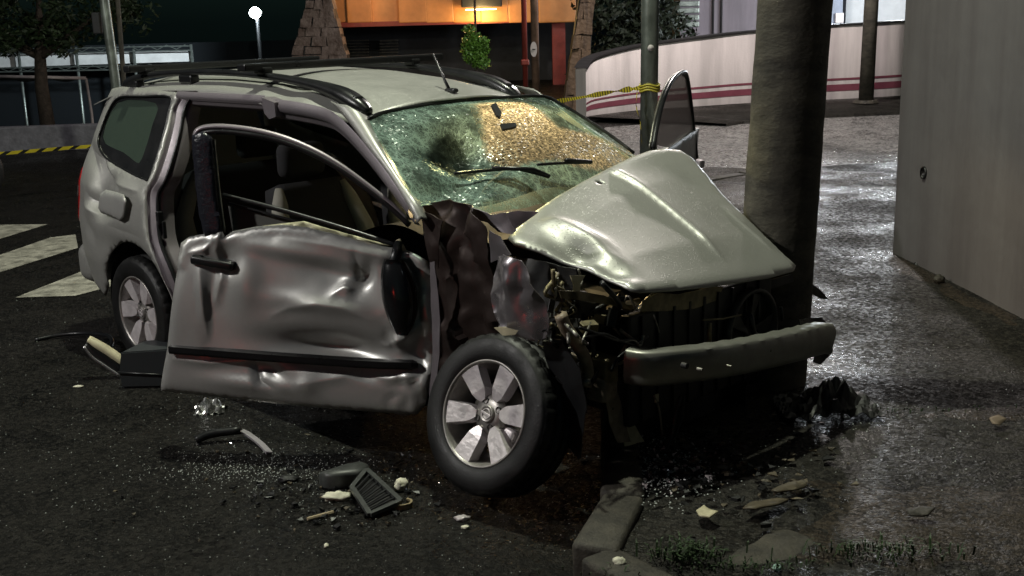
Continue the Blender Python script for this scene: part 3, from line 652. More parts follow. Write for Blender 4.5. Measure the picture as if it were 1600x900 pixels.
def glassmat(name, tint, rough=.03, refl=.16, haze=.0, hcol=(.2, .3, .25)):
    m = bpy.data.materials.new(name); m.use_nodes = True; nt = m.node_tree; N = nt.nodes; N.remove(N['Principled BSDF'])
    out = N['Material Output']; tr = N.new('ShaderNodeBsdfTransparent'); tr.inputs[0].default_value = (*tint, 1)
    gl = N.new('ShaderNodeBsdfGlossy'); gl.inputs['Roughness'].default_value = rough
    fr = N.new('ShaderNodeFresnel'); fr.inputs[0].default_value = 1.5
    ad = N.new('ShaderNodeMath'); ad.operation = 'MAXIMUM'; ad.inputs[1].default_value = refl * .35; link(nt, fr.outputs[0], ad.inputs[0])
    tc = N.new('ShaderNodeTexCoord'); vo = N.new('ShaderNodeTexVoronoi'); vo.inputs['Scale'].default_value = 130; link(nt, tc.outputs['Object'], vo.inputs['Vector'])
    bp = N.new('ShaderNodeBump'); bp.inputs['Strength'].default_value = .25; bp.inputs['Distance'].default_value = .004; link(nt, vo.outputs['Distance'], bp.inputs['Height']); link(nt, bp.outputs[0], gl.inputs['Normal'])
    mx = N.new('ShaderNodeMixShader'); link(nt, ad.outputs[0], mx.inputs[0]); link(nt, tr.outputs[0], mx.inputs[1]); link(nt, gl.outputs[0], mx.inputs[2]); last = mx.outputs[0]
    if haze:
        df = N.new('ShaderNodeBsdfDiffuse'); df.inputs[0].default_value = (*hcol, 1); m2 = N.new('ShaderNodeMixShader'); m2.inputs[0].default_value = haze
        link(nt, last, m2.inputs[1]); link(nt, df.outputs[0], m2.inputs[2]); last = m2.outputs[0]
    link(nt, last, out.inputs[0]); return m
M_glass = glassmat('window_glass', (.55, .66, .60), .06, .3, .24, (.17, .24, .19))
M_glass_far = glassmat('window_glass_sheen', (.4, .4, .38), .16, .9, .6, (.34, .27, .27))  # reddish-grey reflection in the pane painted in as diffuse haze
def shattered():
    m = bpy.data.materials.new('shattered_glass'); m.use_nodes = True; nt = m.node_tree; N = nt.nodes; N.remove(N['Principled BSDF']); out = N['Material Output']
    tc = N.new('ShaderNodeTexCoord'); vec = tc.outputs['Object']
    wn1 = N.new('ShaderNodeTexNoise'); wn1.inputs['Scale'].default_value = 9; wn1.inputs['Detail'].default_value = 4; link(nt, vec, wn1.inputs['Vector'])
    sb = N.new('ShaderNodeVectorMath'); sb.operation = 'MULTIPLY_ADD'; sb.inputs[1].default_value = (.07, .07, .07); link(nt, wn1.outputs['Color'], sb.inputs[0]); link(nt, vec, sb.inputs[2])
    def lines(scale, width, v):
        vo = N.new('ShaderNodeTexVoronoi'); vo.feature = 'DISTANCE_TO_EDGE'; vo.inputs['Scale'].default_value = scale; link(nt, v, vo.inputs['Vector'])
        mr = N.new('ShaderNodeMapRange'); mr.inputs[1].default_value = 0; mr.inputs[2].default_value = width; mr.inputs[3].default_value = 1; mr.inputs[4].default_value = 0; link(nt, vo.outputs['Distance'], mr.inputs[0]); return mr.outputs[0]
    def mth(op, a, b):
        q = N.new('ShaderNodeMath'); q.operation = op
        for i, x in enumerate((a, b)):
            if isinstance(x, (int, float)): q.inputs[i].default_value = x
            else: link(nt, x, q.inputs[i])
        return q.outputs[0]
    cl = N.new('ShaderNodeTexNoise'); cl.inputs['Scale'].default_value = 6; cl.inputs['Detail'].default_value = 5; cl.inputs['Roughness'].default_value = .7; link(nt, vec, cl.inputs['Vector'])
    cm = N.new('ShaderNodeMapRange'); cm.inputs[1].default_value = .38; cm.inputs[2].default_value = .66; cm.inputs[3].default_value = .05; cm.inputs[4].default_value = 1; link(nt, cl.outputs['Fac'], cm.inputs[0])
    l1 = mth('MULTIPLY', lines(15, .035, sb.outputs[0]), .5); l2 = mth('MULTIPLY', lines(42, .09, sb.outputs[0]), .5); l3 = mth('MULTIPLY', lines(105, .16, sb.outputs[0]), .42)
    sp = N.new('ShaderNodeSeparateXYZ'); link(nt, vec, sp.inputs[0])
    rad = None
    for (cu, cv, wt_) in ((2.02, -.34, .9), (1.95, .12, .5)):
        dx = mth('SUBTRACT', sp.outputs[0], cu); dy = mth('SUBTRACT', sp.outputs[1], cv); an = mth('ARCTAN2', dy, dx); rr = mth('SQRT', mth('ADD', mth('MULTIPLY', dx, dx), mth('MULTIPLY', dy, dy)), 0)
        cb = N.new('ShaderNodeCombineXYZ'); link(nt, mth('MULTIPLY', an, 3.2), cb.inputs[0]); link(nt, mth('MULTIPLY', rr, 9), cb.inputs[1])
        nn = N.new('ShaderNodeVectorMath'); nn.operation = 'MULTIPLY_ADD'; nn.inputs[1].default_value = (.5, .5, .5); link(nt, wn1.outputs['Color'], nn.inputs[0]); link(nt, cb.outputs[0], nn.inputs[2])
        q = mth('MULTIPLY', lines(2.2, .05, nn.outputs[0]), wt_); rad = q if rad is None else mth('ADD', rad, q)
    ln = mth('ADD', mth('ADD', mth('ADD', l1, l2), l3), rad)
    dens = N.new('ShaderNodeAttribute'); dens.attribute_name = 'dens'
    gold = N.new('ShaderNodeAttribute'); gold.attribute_name = 'gold_glow'
    fac = mth('MULTIPLY', mth('ADD', mth('MULTIPLY', ln, cm.outputs[0]), mth('ADD', mth('MULTIPLY', cm.outputs[0], .25), .12)), dens.outputs['Fac']); fac = mth('MINIMUM', fac, .92)
    tr = N.new('ShaderNodeBsdfTransparent'); tr.inputs[0].default_value = (.55, .68, .62, 1)
    # broken glass: scattering crack faces
    df = N.new('ShaderNodeBsdfDiffuse'); df.inputs[0].default_value = (.42, .60, .50, 1)
    tl = N.new('ShaderNodeBsdfTranslucent'); tl.inputs[0].default_value = (.42, .60, .50, 1)
    ds = N.new('ShaderNodeMixShader'); ds.inputs[0].default_value = .3; link(nt, df.outputs[0], ds.inputs[1]); link(nt, tl.outputs[0], ds.inputs[2])
    # facets: every little cell of the cracked glass tilts its own way
    vc = N.new('ShaderNodeTexVoronoi'); vc.inputs['Scale'].default_value = 125; link(nt, vec, vc.inputs['Vector'])
    ce = N.new('ShaderNodeVectorMath'); ce.operation = 'SUBTRACT'; ce.inputs[1].default_value = (.5, .5, .5); link(nt, vc.outputs['Color'], ce.inputs[0])
    ge = N.new('ShaderNodeNewGeometry'); sm = N.new('ShaderNodeVectorMath'); sm.operation = 'MULTIPLY_ADD'; sm.inputs[1].default_value = (.58, .58, .58); link(nt, ce.outputs[0], sm.inputs[0]); link(nt, ge.outputs['Normal'], sm.inputs[2])
    nm = N.new('ShaderNodeVectorMath'); nm.operation = 'NORMALIZE'; link(nt, sm.outputs[0], nm.inputs[0])
    gl = N.new('ShaderNodeBsdfGlossy'); gl.inputs['Roughness'].default_value = .24; gl.inputs[0].default_value = (.85, .9, .85, 1); link(nt, nm.outputs[0], gl.inputs['Normal'])
    g1 = N.new('ShaderNodeMixShader'); g1.inputs[0].default_value = .05; link(nt, ds.outputs[0], g1.inputs[1]); link(nt, gl.outputs[0], g1.inputs[2])
    a1 = N.new('ShaderNodeMixShader'); link(nt, fac, a1.inputs[0]); link(nt, tr.outputs[0], a1.inputs[1]); link(nt, g1.outputs[0], a1.inputs[2])
    # gold patch: outline of the lamp glow painted as a mask of translucent facets
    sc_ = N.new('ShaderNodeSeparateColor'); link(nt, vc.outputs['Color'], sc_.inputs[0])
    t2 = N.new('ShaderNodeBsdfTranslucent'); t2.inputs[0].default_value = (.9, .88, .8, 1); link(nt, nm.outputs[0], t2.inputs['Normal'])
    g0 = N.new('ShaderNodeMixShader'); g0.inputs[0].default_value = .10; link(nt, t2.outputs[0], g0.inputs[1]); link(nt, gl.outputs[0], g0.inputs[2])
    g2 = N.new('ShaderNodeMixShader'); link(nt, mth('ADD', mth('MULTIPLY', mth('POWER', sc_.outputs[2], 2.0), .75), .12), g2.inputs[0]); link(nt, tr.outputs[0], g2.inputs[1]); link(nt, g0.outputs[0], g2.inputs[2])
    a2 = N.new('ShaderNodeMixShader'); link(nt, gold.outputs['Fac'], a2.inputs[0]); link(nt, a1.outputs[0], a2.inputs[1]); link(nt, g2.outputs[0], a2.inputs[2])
    link(nt, a2.outputs[0], out.inputs[0]); return m
M_shat = shattered()

car = thing('wrecked_car', 'wrecked silver station wagon with crushed front and torn open doors against the concrete pole', 'car', C0, YAW)
ZS = [.18, .3, .55, .75, .95, 1.02, 1.2, 1.45, 1.49, 1.55]; VS = [.74, .79, .83, .835, .81, .785, .70, .585, .563, .52]
def sv(u, z):
    v = interp(z, ZS, VS)
    if u < -.3: v -= .13 * ((-.3 - u) / .55) ** 2
    return -v
def onside(x, y):
    v = -.8
    for _ in range(14): r = onv(x, y, v); v = sv(max(-1, min(3, r.x)), r.z)
    return r
def S2(pts): return [(lambda r: (r.x, r.z))(onside(x, y)) for x, y in pts]

# ---- quarter panel (near and far)
def pdist(a, b, P):
    d = 9; p = Vector((a, b)); s = 0; tt = 0
    for i in range(1, len(P)):
        ab = P[i] - P[i-1]; t = max(0, min(1, (p - P[i-1]).dot(ab) / ab.length_squared)); q = p - P[i-1] - ab * t
        if q.length < d: d = q.length; s = ab.x * (p.y - P[i-1].y) - ab.y * (p.x - P[i-1].x); tt = (i - 1 + t) / (len(P) - 1)
    return d, s, tt
def QP(*P): return [Vector(q) for q in S2(P)]
QCR = [(QP((143, 228), (152, 250), (163, 275), (172, 292)), .035, .055), (QP((158, 240), (172, 262), (182, 285)), -.018, .04), (QP((178, 284), (196, 291), (218, 299)), -.016, .03), (QP((135, 300), (146, 318), (158, 338)), .022, .045), (QP((134, 318), (145, 330), (158, 340)), -.016, .03), (QP((185, 298), (178, 282), (170, 270)), .02, .03), (QP((165, 350), (190, 360), (222, 372)), .010, .04)]
def qdent(u, z):
    d = .045 * gs(u, z, -.40, 1.0, .10, .16, .5) + .03 * gs(u, z, -.30, .90, .14, .09) - .012 * gs(u, z, -.50, .90, .05, .1) + .022 * gs(u, z, -.52, .72, .1, .05, -.5)
    d += .012 * gs(u, z, -.16, .66, .2, .05) - .01 * gs(u, z, -.2, .78, .2, .04)
    for P_, A_, w_ in QCR:
        dd = pdist(u, z, P_); d += A_ * max(0, 1 - dd[0] / w_) * sin(pi * (.1 + .8*dd[2]))
    return d + .004 * nz(u, z, 0, 5) * sstep(1.15, .9, z)
def qpt(u, z, d): return (u, sv(u, z) + qdent(u, z) + .01 * exp(-d / .012), z)
arch = [(-.02 + .375*cos(a), .33 + .375*sin(a)) for a in [radians(k) for k in range(-8, 176, 8)]]
cseam = [(.19, 1.475), (.155, 1.40), (.178, 1.30), (.19, 1.18), (.185, 1.05), (.15, .98), (.16, .88), (.19, .74), (.27, .60), (.33, .44), (.36, .30)]
qout = [(-.70, 1.47), (-.5, 1.49), (-.1, 1.49)] + cseam + arch + [(-.48, .33), (-.62, .36), (-.80, .42), (-.87, .5), (-.88, .75), (-.87, 1.0), (-.81, 1.22), (-.75, 1.38)]
win = [(p.x, p.y) for p in spline([Vector((*q, 0)) for q in [(-.62, 1.22), (-.58, 1.36), (-.47, 1.435), (-.2, 1.45), (.10, 1.455), (.135, 1.38), (.155, 1.25), (.15, 1.06), (.10, 1.045), (-.1, 1.07), (-.38, 1.12), (-.55, 1.17)]], 4, True)]
V, F = skin(qout, [win], qpt, .03, [c_[0] for c_ in QCR])
q = solid(mesh('quarter_panel', V, F, M_paint_s, car, True), .006, 1); q['label'] = 'dented silver rear quarter panel'
V, F = skin(qout, [win], lambda u, z, d: (u, -sv(u, z), z), .06); solid(mesh('quarter_panel', V, F, M_paint_s, car, True), .006)
clear = S2([(180, 161), (241, 161), (236, 195), (224, 236), (217, 252), (211, 254), (190, 238), (158, 214)]); clear = [(p.x, p.y) for p in spline([Vector((*c_, 0)) for c_ in clear], 3, True)]
for sgn in (1, -1):
    V, F = skin(win, [], lambda u, z, d: (u, sgn * (sv(u, z) + .012), z), .06); qw = mesh('quarter_window', V, F, M_glass, car, True)
    V, F = skin(win, [clear], lambda u, z, d: (u, sgn * (sv(u, z) + .008), z), .06); mesh('black_border', V, F, M_trim, qw, True)
    ws = [Vector((a, sgn * (sv(a, b) - .002), b)) for a, b in win]; tube('window_seal', ws + ws[:1], .006, M_trim, qw, 6)
# fuel flap, bent open
fc = [onside(x, y) for x, y in ((163, 303), (172, 296), (203, 303), (208, 312), (203, 338), (196, 343), (164, 331), (160, 324))]
fc2 = [(p.x, p.z) for p in spline([Vector((c_.x, c_.z, 0)) and Vector((c_.x, 0, c_.z)) for c_ in fc], 3, True)] if False else [(c_.x, c_.z) for c_ in fc]
V, F = skin(fc2, [], lambda u, z, d: (u, sv(u, z) - .028 - .12 * max(0, u + .12) + .008 * exp(-d/.01), z), .02); fo = solid(mesh('fuel_flap', V, F, M_paint_d, car, True), .004, 1)
V, F = skin([(u*.92 - .015, z*.92 + .07) for u, z in fc2], [], lambda u, z, d: (u, sv(u, z) + qdent(u, z) - .004, z), .03); mesh('fuel_recess', V, F, M_eng, car, True)
# tail light
tl = [(-.865, .99), (-.80, 1.06), (-.765, 1.0), (-.775, .85), (-.80, .72), (-.87, .70), (-.88, .85)]
for sgn in (1, -1):
    V, F = skin(tl, [], lambda u, z, d: (u - .012, sgn * (sv(u, z) - .008 + .01 * exp(-d/.01)), z), .02); t_ = mesh('tail_light', V, F, M_tail, car, True)
    V, F = skin([(-.865, .92), (-.79, .93), (-.79, .87), (-.868, .86)], [], lambda u, z, d: (u - .014, sgn * (sv(u, z) - .0095), z), .02); mesh('clear_lens', V, F, M_lensw, t_, True)
# rear end: tailgate, rear glass, bumper
def rear(s, t):
    z = .45 + 1.02 * t; a = (s - .5) * 2; hw = -sv(-.86, z); return Vector((-.87 + .13 * max(0, (z - 1.0) / .47) ** 1.5 - .08 * (1 - a*a), a * hw, z))
V, F = grid(16, 14, rear); mesh('tailgate', V, F, M_paint_s, car, True)
bm = bmesh.new(); addbox(bm, (-.9, 0, .45), (.2, 1.4, .24), None, .07, 4); bmobj('rear_bumper', bm, M_paint_s, car, True)
# wheel well liners
for u0, sg in ((-.02, -1), (-.02, 1), (2.6, 1)):
    V, F = loft([[Vector((u0 + .37*cos(a), v * sg, .33 + .37*sin(a))) for a in [radians(k) for k in range(-20, 201, 10)]] for v in (.79, .45)]); mesh('wheel_liner', V, F, M_eng, car, True)
    mesh('liner_wall', [(u0 - .4, .45*sg, .1), (u0 + .4, .45*sg, .1), (u0 + .4, .45*sg, .75), (u0 - .4, .45*sg, .75)], [(0, 1, 2, 3)], M_eng, car)

# ---- roof
def zc(u): return interp(u, [-.82, -.6, -.3, .1, .5, .9, 1.25, 1.5, 1.72], [1.475, 1.53, 1.562, 1.583, 1.588, 1.575, 1.548, 1.513, 1.462])
def rz_(u, v): return zc(u) - .092 * abs(v / .565) ** 2.6
def roofpt(i, j):
    s = (j - .5) * 2; ue = 1.72 - .05 * s * s - .05 * (1 if s < 0 else 0) * abs(s) ** 3; u = -.82 + (ue + .82) * i; v = .565 * s
    z = rz_(u, v)
    z -= .022 * gs(u, v, 1.45, -.50, .22, .10) + .012 * gs(u, v, 1.05, -.5, .12, .1) - .008 * gs(u, v, 1.2, -.45, .08, .1)
    return Vector((u, v, z + .0015 * nz(u, v, 0, 4)))
V, F = grid(70, 36, roofpt); solid(mesh('roof', V, F, M_paint_s, car, True), .005)
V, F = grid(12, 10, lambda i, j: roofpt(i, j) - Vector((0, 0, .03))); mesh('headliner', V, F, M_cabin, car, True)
for s in (-1, 1): tube('roof_groove', [Vector((u/10 - .8, .43*s, rz_(u/10 - .8, .43) + .001)) for u in range(0, 24)], .005, M_trim, car, 6)
# rails, cross bars, antenna
for s in (-1, 1):
    us = [-.62, -.52, -.35, 0, .4, .8, 1.1, 1.3, 1.45, 1.56, 1.63]; lift = [.005, .035, .052, .055, .055, .055, .052, .046, .036, .018, .004]; rr = [.012, .02, .017, .015, .015, .015, .017, .022, .028, .026, .012]
    P = spline([Vector((u, s * .475, rz_(u, .475) + l)) for u, l in zip(us, lift)], 4); RR = spline([Vector((r, 0, 0)) for r in rr], 4)
    rl = tube('roof_rail', P, [max(.006, r.x) for r in RR], M_trim, car, sq=[(-1.3, -1), (1.3, -1), (1.5, 0), (1.1, 1), (-1.1, 1), (-1.5, 0)])
    for u in (-.47, .12, 1.50):
        bm = bmesh.new(); addbox(bm, (u, s*.475, rz_(u, .475) + .018), (.13, .055, .05), None, .012); bmobj('rail_foot', bm, M_trim, rl)
for u, z_ in ((-.32, .075), (.82, .078)):
    zz = rz_(u, .475) + z_; bm = bmesh.new(); addbox(bm, (u, .04, zz + .018), (.07, 1.28, .038), None, .008); cb = bmobj('cross_bar', bm, M_trim, car)
    for s in (-1, 1): bm = bmesh.new(); addbox(bm, (u, s*.475, zz), (.09, .06, .035), None, .01); bmobj('clamp', bm, M_trim, cb)
ab = onv(703, 136, .02); ab.z = rz_(ab.x, .02); at_ = onv(676, 84, .02)
ant = tube('antenna', [ab, ab.lerp(at_, .25), at_], [.009, .007, .004], M_trim, car, 8); bm = bmesh.new(); addbox(bm, ab + Vector((.01, 0, .006)), (.07, .035, .022), None, .01); bmobj('antenna_base', bm, M_trim, ant)

# ---- door opening frame, near side: roof rail and C pillar in the grey of the inner shell
def strip(name, lines, m, par=car, n=5):
    rows = [spline(l, n) for l in lines]; V, F = loft(rows); return mesh(name, V, F, m, par, True)
top0 = [Vector((u, sv(u, 1.48) - .003, 1.488 - .0 * u)) for u in (.16, .4, .7, .97)]
def off(L, dv, dz, du=0): return [p + Vector((du, dv, dz)) for p in L]
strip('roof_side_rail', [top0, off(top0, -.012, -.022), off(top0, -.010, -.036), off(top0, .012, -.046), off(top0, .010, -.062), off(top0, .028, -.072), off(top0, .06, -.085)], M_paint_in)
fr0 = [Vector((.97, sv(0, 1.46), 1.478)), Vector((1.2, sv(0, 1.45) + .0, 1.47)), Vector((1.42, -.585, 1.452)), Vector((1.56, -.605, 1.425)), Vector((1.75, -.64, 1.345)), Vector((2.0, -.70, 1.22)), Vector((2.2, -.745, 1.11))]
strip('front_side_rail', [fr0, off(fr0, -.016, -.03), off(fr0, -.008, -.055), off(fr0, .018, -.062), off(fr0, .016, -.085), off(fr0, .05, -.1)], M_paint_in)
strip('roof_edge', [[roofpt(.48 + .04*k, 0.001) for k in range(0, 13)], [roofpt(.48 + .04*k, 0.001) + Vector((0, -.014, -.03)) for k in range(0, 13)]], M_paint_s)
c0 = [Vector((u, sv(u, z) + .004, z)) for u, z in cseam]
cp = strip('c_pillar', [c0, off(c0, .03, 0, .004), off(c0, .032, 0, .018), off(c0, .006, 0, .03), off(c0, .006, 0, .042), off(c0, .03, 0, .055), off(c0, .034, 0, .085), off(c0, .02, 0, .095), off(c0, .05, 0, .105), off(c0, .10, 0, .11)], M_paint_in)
sl = [c0[i] + Vector((.1, .012, 0)) for i in range(len(c0))]; tube('door_seal', spline(sl, 4), .009, M_trim, cp, 8)
bl = onside(252, 355); bm = bmesh.new(); addbox(bm, (.27, -.80, .86), (.03, .03, .07), None, .006); bmobj('latch_striker', bm, M_trim, cp)
bm = bmesh.new(); addbox(bm, (.30, -.795, .80), (.012, .02, .09), None, .004); bmobj('striker_loop', bm, M_trim, cp)
# torn stub of the B pillar
st = [onv(x, y, -.60) for x, y in ((412, 152), (432, 160), (434, 182), (424, 186), (416, 176))]
V = [p + Vector((0, -.012, 0)) for p in st] + [p + Vector((0, .06, 0)) for p in st]; k = len(st)
mesh('b_pillar_stub', V, [tuple(range(k)), tuple(range(2*k-1, k-1, -1))] + [(i, i+k, (i+1) % k + k, (i+1) % k) for i in range(k)], M_paint_in, car)

# ---- windscreen pillar
We = [onv(575, 184, -.572), onv(590, 212, -.60), onv(606, 242, -.63), onv(640, 300, -.69), onv(657, 320, -.715), onv(668, 345, -.72)]
Oe = [onv(518, 158, -.590), onv(548, 192, -.62), onv(575, 228, -.655), onv(612, 275, -.70), onv(640, 322, -.745), onv(655, 350, -.76)]
Me = [a.lerp(b, .5) + Vector((.012, -.018, .018)) for a, b in zip(We, Oe)]; M2 = [a.lerp(b, .8) + Vector((.0, -.014, .006)) for a, b in zip(We, Oe)]
solid(strip('windscreen_pillar', [We, Me, M2, Oe], M_paint_s, car, 6), .006)
Wf = [Vector((p.x, -p.y, p.z)) for p in We]; Of = [Vector((p.x - .05, -p.y, p.z)) for p in Oe]; solid(strip('windscreen_pillar', [Wf, [a.lerp(b, .5) + Vector((.012, .015, .015)) for a, b in zip(Wf, Of)], Of], M_paint_s, car, 6), .006, 0)
# ---- windscreen
WA = radians(32); we = Vector((cos(WA), 0, -sin(WA))); wn3 = Vector((sin(WA), 0, cos(WA))); wp0 = Vector((1.675, 0, 1.462))
wpW, wnW = toworld(wp0), CF * wn3.x + Vector((0, 0, wn3.z))
def W2(x, y): q = tocar(onplane(x, y, wpW, wnW)); return (q.y, (q - wp0).dot(we))
wo = [W2(x, y) for x, y in [(576, 186), (600, 176), (650, 167), (720, 158), (790, 153), (848, 151), (880, 166), (920, 190), (960, 217), (990, 240), (1005, 262), (960, 275), (900, 300), (850, 318), (815, 326), (790, 330), (760, 336), (738, 328), (720, 322), (690, 312), (658, 320), (640, 302), (622, 270), (604, 240), (588, 210)]]
dc = W2(705, 232); lowc = [W2(760, 320), W2(700, 300)]
def wpt(a, b, d):
    h = .055 * (1 - min(1, (a/.68)**2)) * min(1, d / .15)
    h -= .10 * gs(a, b, dc[0], dc[1] + .06, .17, .15) + .03 * gs(a, b, lowc[1][0], lowc[1][1], .16, .08)
    h += .03 * gs(a, b, lowc[0][0], lowc[0][1], .1, .05) + .012 * nz(a, b, 2, 9) * gs(a, b, -.3, .55, .4, .35)
    return wp0 + we * b + Vector((0, a, 0)) + wn3 * h
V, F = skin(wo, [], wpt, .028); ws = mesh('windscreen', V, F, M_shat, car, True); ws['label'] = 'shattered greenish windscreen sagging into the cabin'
gp = [W2(x, y) for x, y in [(742, 172), (775, 166), (815, 166), (842, 188), (868, 212), (900, 216), (940, 218), (985, 235), (1000, 252), (930, 268), (880, 266), (850, 264), (820, 268), (790, 272), (765, 250), (752, 215)]]  # outline of the lit gold patch, put into the glass as a mask
tear = [W2(x, y) for x, y in [(680, 220), (700, 213), (722, 222), (736, 246), (744, 268), (720, 276), (700, 262), (672, 240)]]
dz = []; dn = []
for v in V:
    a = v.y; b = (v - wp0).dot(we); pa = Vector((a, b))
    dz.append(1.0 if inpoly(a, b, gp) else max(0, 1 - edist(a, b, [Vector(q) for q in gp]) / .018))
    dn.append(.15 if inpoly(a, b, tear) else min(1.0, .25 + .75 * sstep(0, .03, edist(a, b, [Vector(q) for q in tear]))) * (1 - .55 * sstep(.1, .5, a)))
for nm, val in (('gold_glow', dz), ('dens', dn)):
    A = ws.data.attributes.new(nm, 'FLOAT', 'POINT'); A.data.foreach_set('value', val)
ed = [wpt(a, b, 0) + wn3 * .003 for a, b in wo[:10]]; tube('windscreen_seal', spline(ed, 3), .009, M_trim, ws, 6)
for pl, nm in (([(760, 183), (767, 180), (776, 196), (774, 203), (768, 200)], 'mirror_stem'), ([(774, 213), (797, 211), (799, 217), (778, 221)], 'mirror_sensor')):
    P = [W2(x, y) for x, y in pl]; V, F = skin(P, [], lambda a, b, d: wpt(a, b, .2) + wn3 * .004, .02); solid(mesh(nm, V, F, M_cabin, ws), .012)
for P in ([(706, 281), (760, 283), (795, 286), (820, 294), (846, 303)], [(828, 283), (870, 280), (912, 277)]):
    Q = [wpt(*W2(x, y), .2) + wn3 * .035 for x, y in P]; wq = tube('wiper', spline(Q, 5), .007, M_trim, car, 6); tube('wiper_arm', [Q[1] + wn3*.012, Q[-2] + wn3 * .016, Q[-1] + wn3 * .004], .010, M_trim, wq, 6)
cl_ = bpy.data.objects.new('courtesy_lamp', None); C.objects.link(cl_); cl_.parent = car; cl_['label'] = 'lit courtesy lamp behind the windscreen'
box('lamp_lens', (1.42, .22, 1.475), (.08, .14, .015), M_lampw, cl_, None, .005); plight('courtesy_light', (1.45, .26, 1.41), 60, (1, .74, .36), .03, cl_, radians(150), (2.05, .34, 1.25), .6)
# dash, steering wheel, seats, cabin floor
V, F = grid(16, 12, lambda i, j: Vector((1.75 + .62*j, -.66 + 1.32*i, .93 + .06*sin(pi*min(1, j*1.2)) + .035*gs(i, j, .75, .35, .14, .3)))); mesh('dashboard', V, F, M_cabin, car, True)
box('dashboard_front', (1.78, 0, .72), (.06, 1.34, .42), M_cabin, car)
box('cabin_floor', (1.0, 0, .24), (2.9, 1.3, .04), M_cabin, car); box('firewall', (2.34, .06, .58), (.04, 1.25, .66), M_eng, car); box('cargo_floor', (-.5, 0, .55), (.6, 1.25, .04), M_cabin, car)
swr = thing; P = [Vector((1.62 + .07*sin(a), .36 + .18*cos(a), .92 + .165*sin(a))) for a in [2*pi*k/28 for k in range(29)]]; stw = tube('steering_wheel', P, .015, M_cabin, car, 8)
for a in (0, pi, 1.5*pi): tube('wheel_spoke', [(1.64, .36, .92), (1.62 + .07*sin(a), .36 + .18*cos(a), .92 + .165*sin(a))], .014, M_cabin, stw, 6)
def seat(u, v, wd_=.25, front=True):
    def sp(i, j):
        t = i; s = (j - .5) * 2; zz = .42 + .62*t; uu = u - .22*t - .03*(1 - s*s); ww = wd_ * (1 - .25*max(0, t - .6)/.4); return Vector((uu - .03 * s*s, v + s*ww, zz))
    V, F = grid(12, 10, sp); sb = solid(mesh('seat_back', V, F, M_seat, car, True), .13, 0)
    for s in (-1, 1):
        V, F = tubegeo([Vector((u + .03 - .22*t, v + s*wd_*(1 - .25*max(0, t - .6)/.4), .44 + .60*t)) for t in [k/8 for k in range(9)]], [.05, .055, .058, .058, .055, .05, .045, .04, .02], 8); mesh('seat_bolster', V, F, M_cream, sb, True)
    box('seat_cushion', (u + .22, v, .38), (.5, wd_*2, .16), M_seat, car, None, .05, 3, True)
    bm = bmesh.new(); addbox(bm, (u - .26, v, 1.16), (.09, .26, .17), None, .04, 3); bmobj('headrest', bm, M_seat, sb, True)
seat(1.18, -.36); seat(1.18, .36); seat(.25, 0, .6)
# far side: rear door closed, front door opening, sill
fo2 = [(.2, .36), (1.05, .30), (1.08, 1.0), (1.10, 1.46), (.2, 1.48), (.18, 1.05)]
V, F = skin(fo2, [], lambda u, z, d: (u, -sv(u, z), z), .08); solid(mesh('rear_door', V, F, M_paint_s, car, True), .005, 0)
V, F = skin([(.2, 1.02), (1.04, 1.02), (1.06, 1.42), (.22, 1.44)], [], lambda u, z, d: (u, -sv(u, z) + .004, z), .1); mesh('door_glass', V, F, M_trim, car, True)
V, F = skin(fo2, [], lambda u, z, d: (u, -sv(u, z) - .03, z), .1); mesh('door_card', V, F, M_cabin, car, True)
for s in (-1, 1):
    bm = bmesh.new(); addbox(bm, (1.2, .715*s, .26), (1.84, .12, .13), None, .03, 3); bmobj('sill', bm, M_paint_in, car, True)
ff = [(2.1, .35), (2.25, .9), (2.5, .86), (2.95, .74), (3.0, .5), (2.95, .42)] + [(2.6 + .36*cos(a), .33 + .36*sin(a)) for a in [radians(k) for k in range(8, 172, 12)]]
V, F = skin(ff, [], lambda u, z, d: (u, -sv(0, z) - .10*max(0, u - 2.5) + .015*nz(u, z, 0, 6), z), .05); solid(mesh('far_fender', V, F, M_paint_s, car, True), .005, 0)
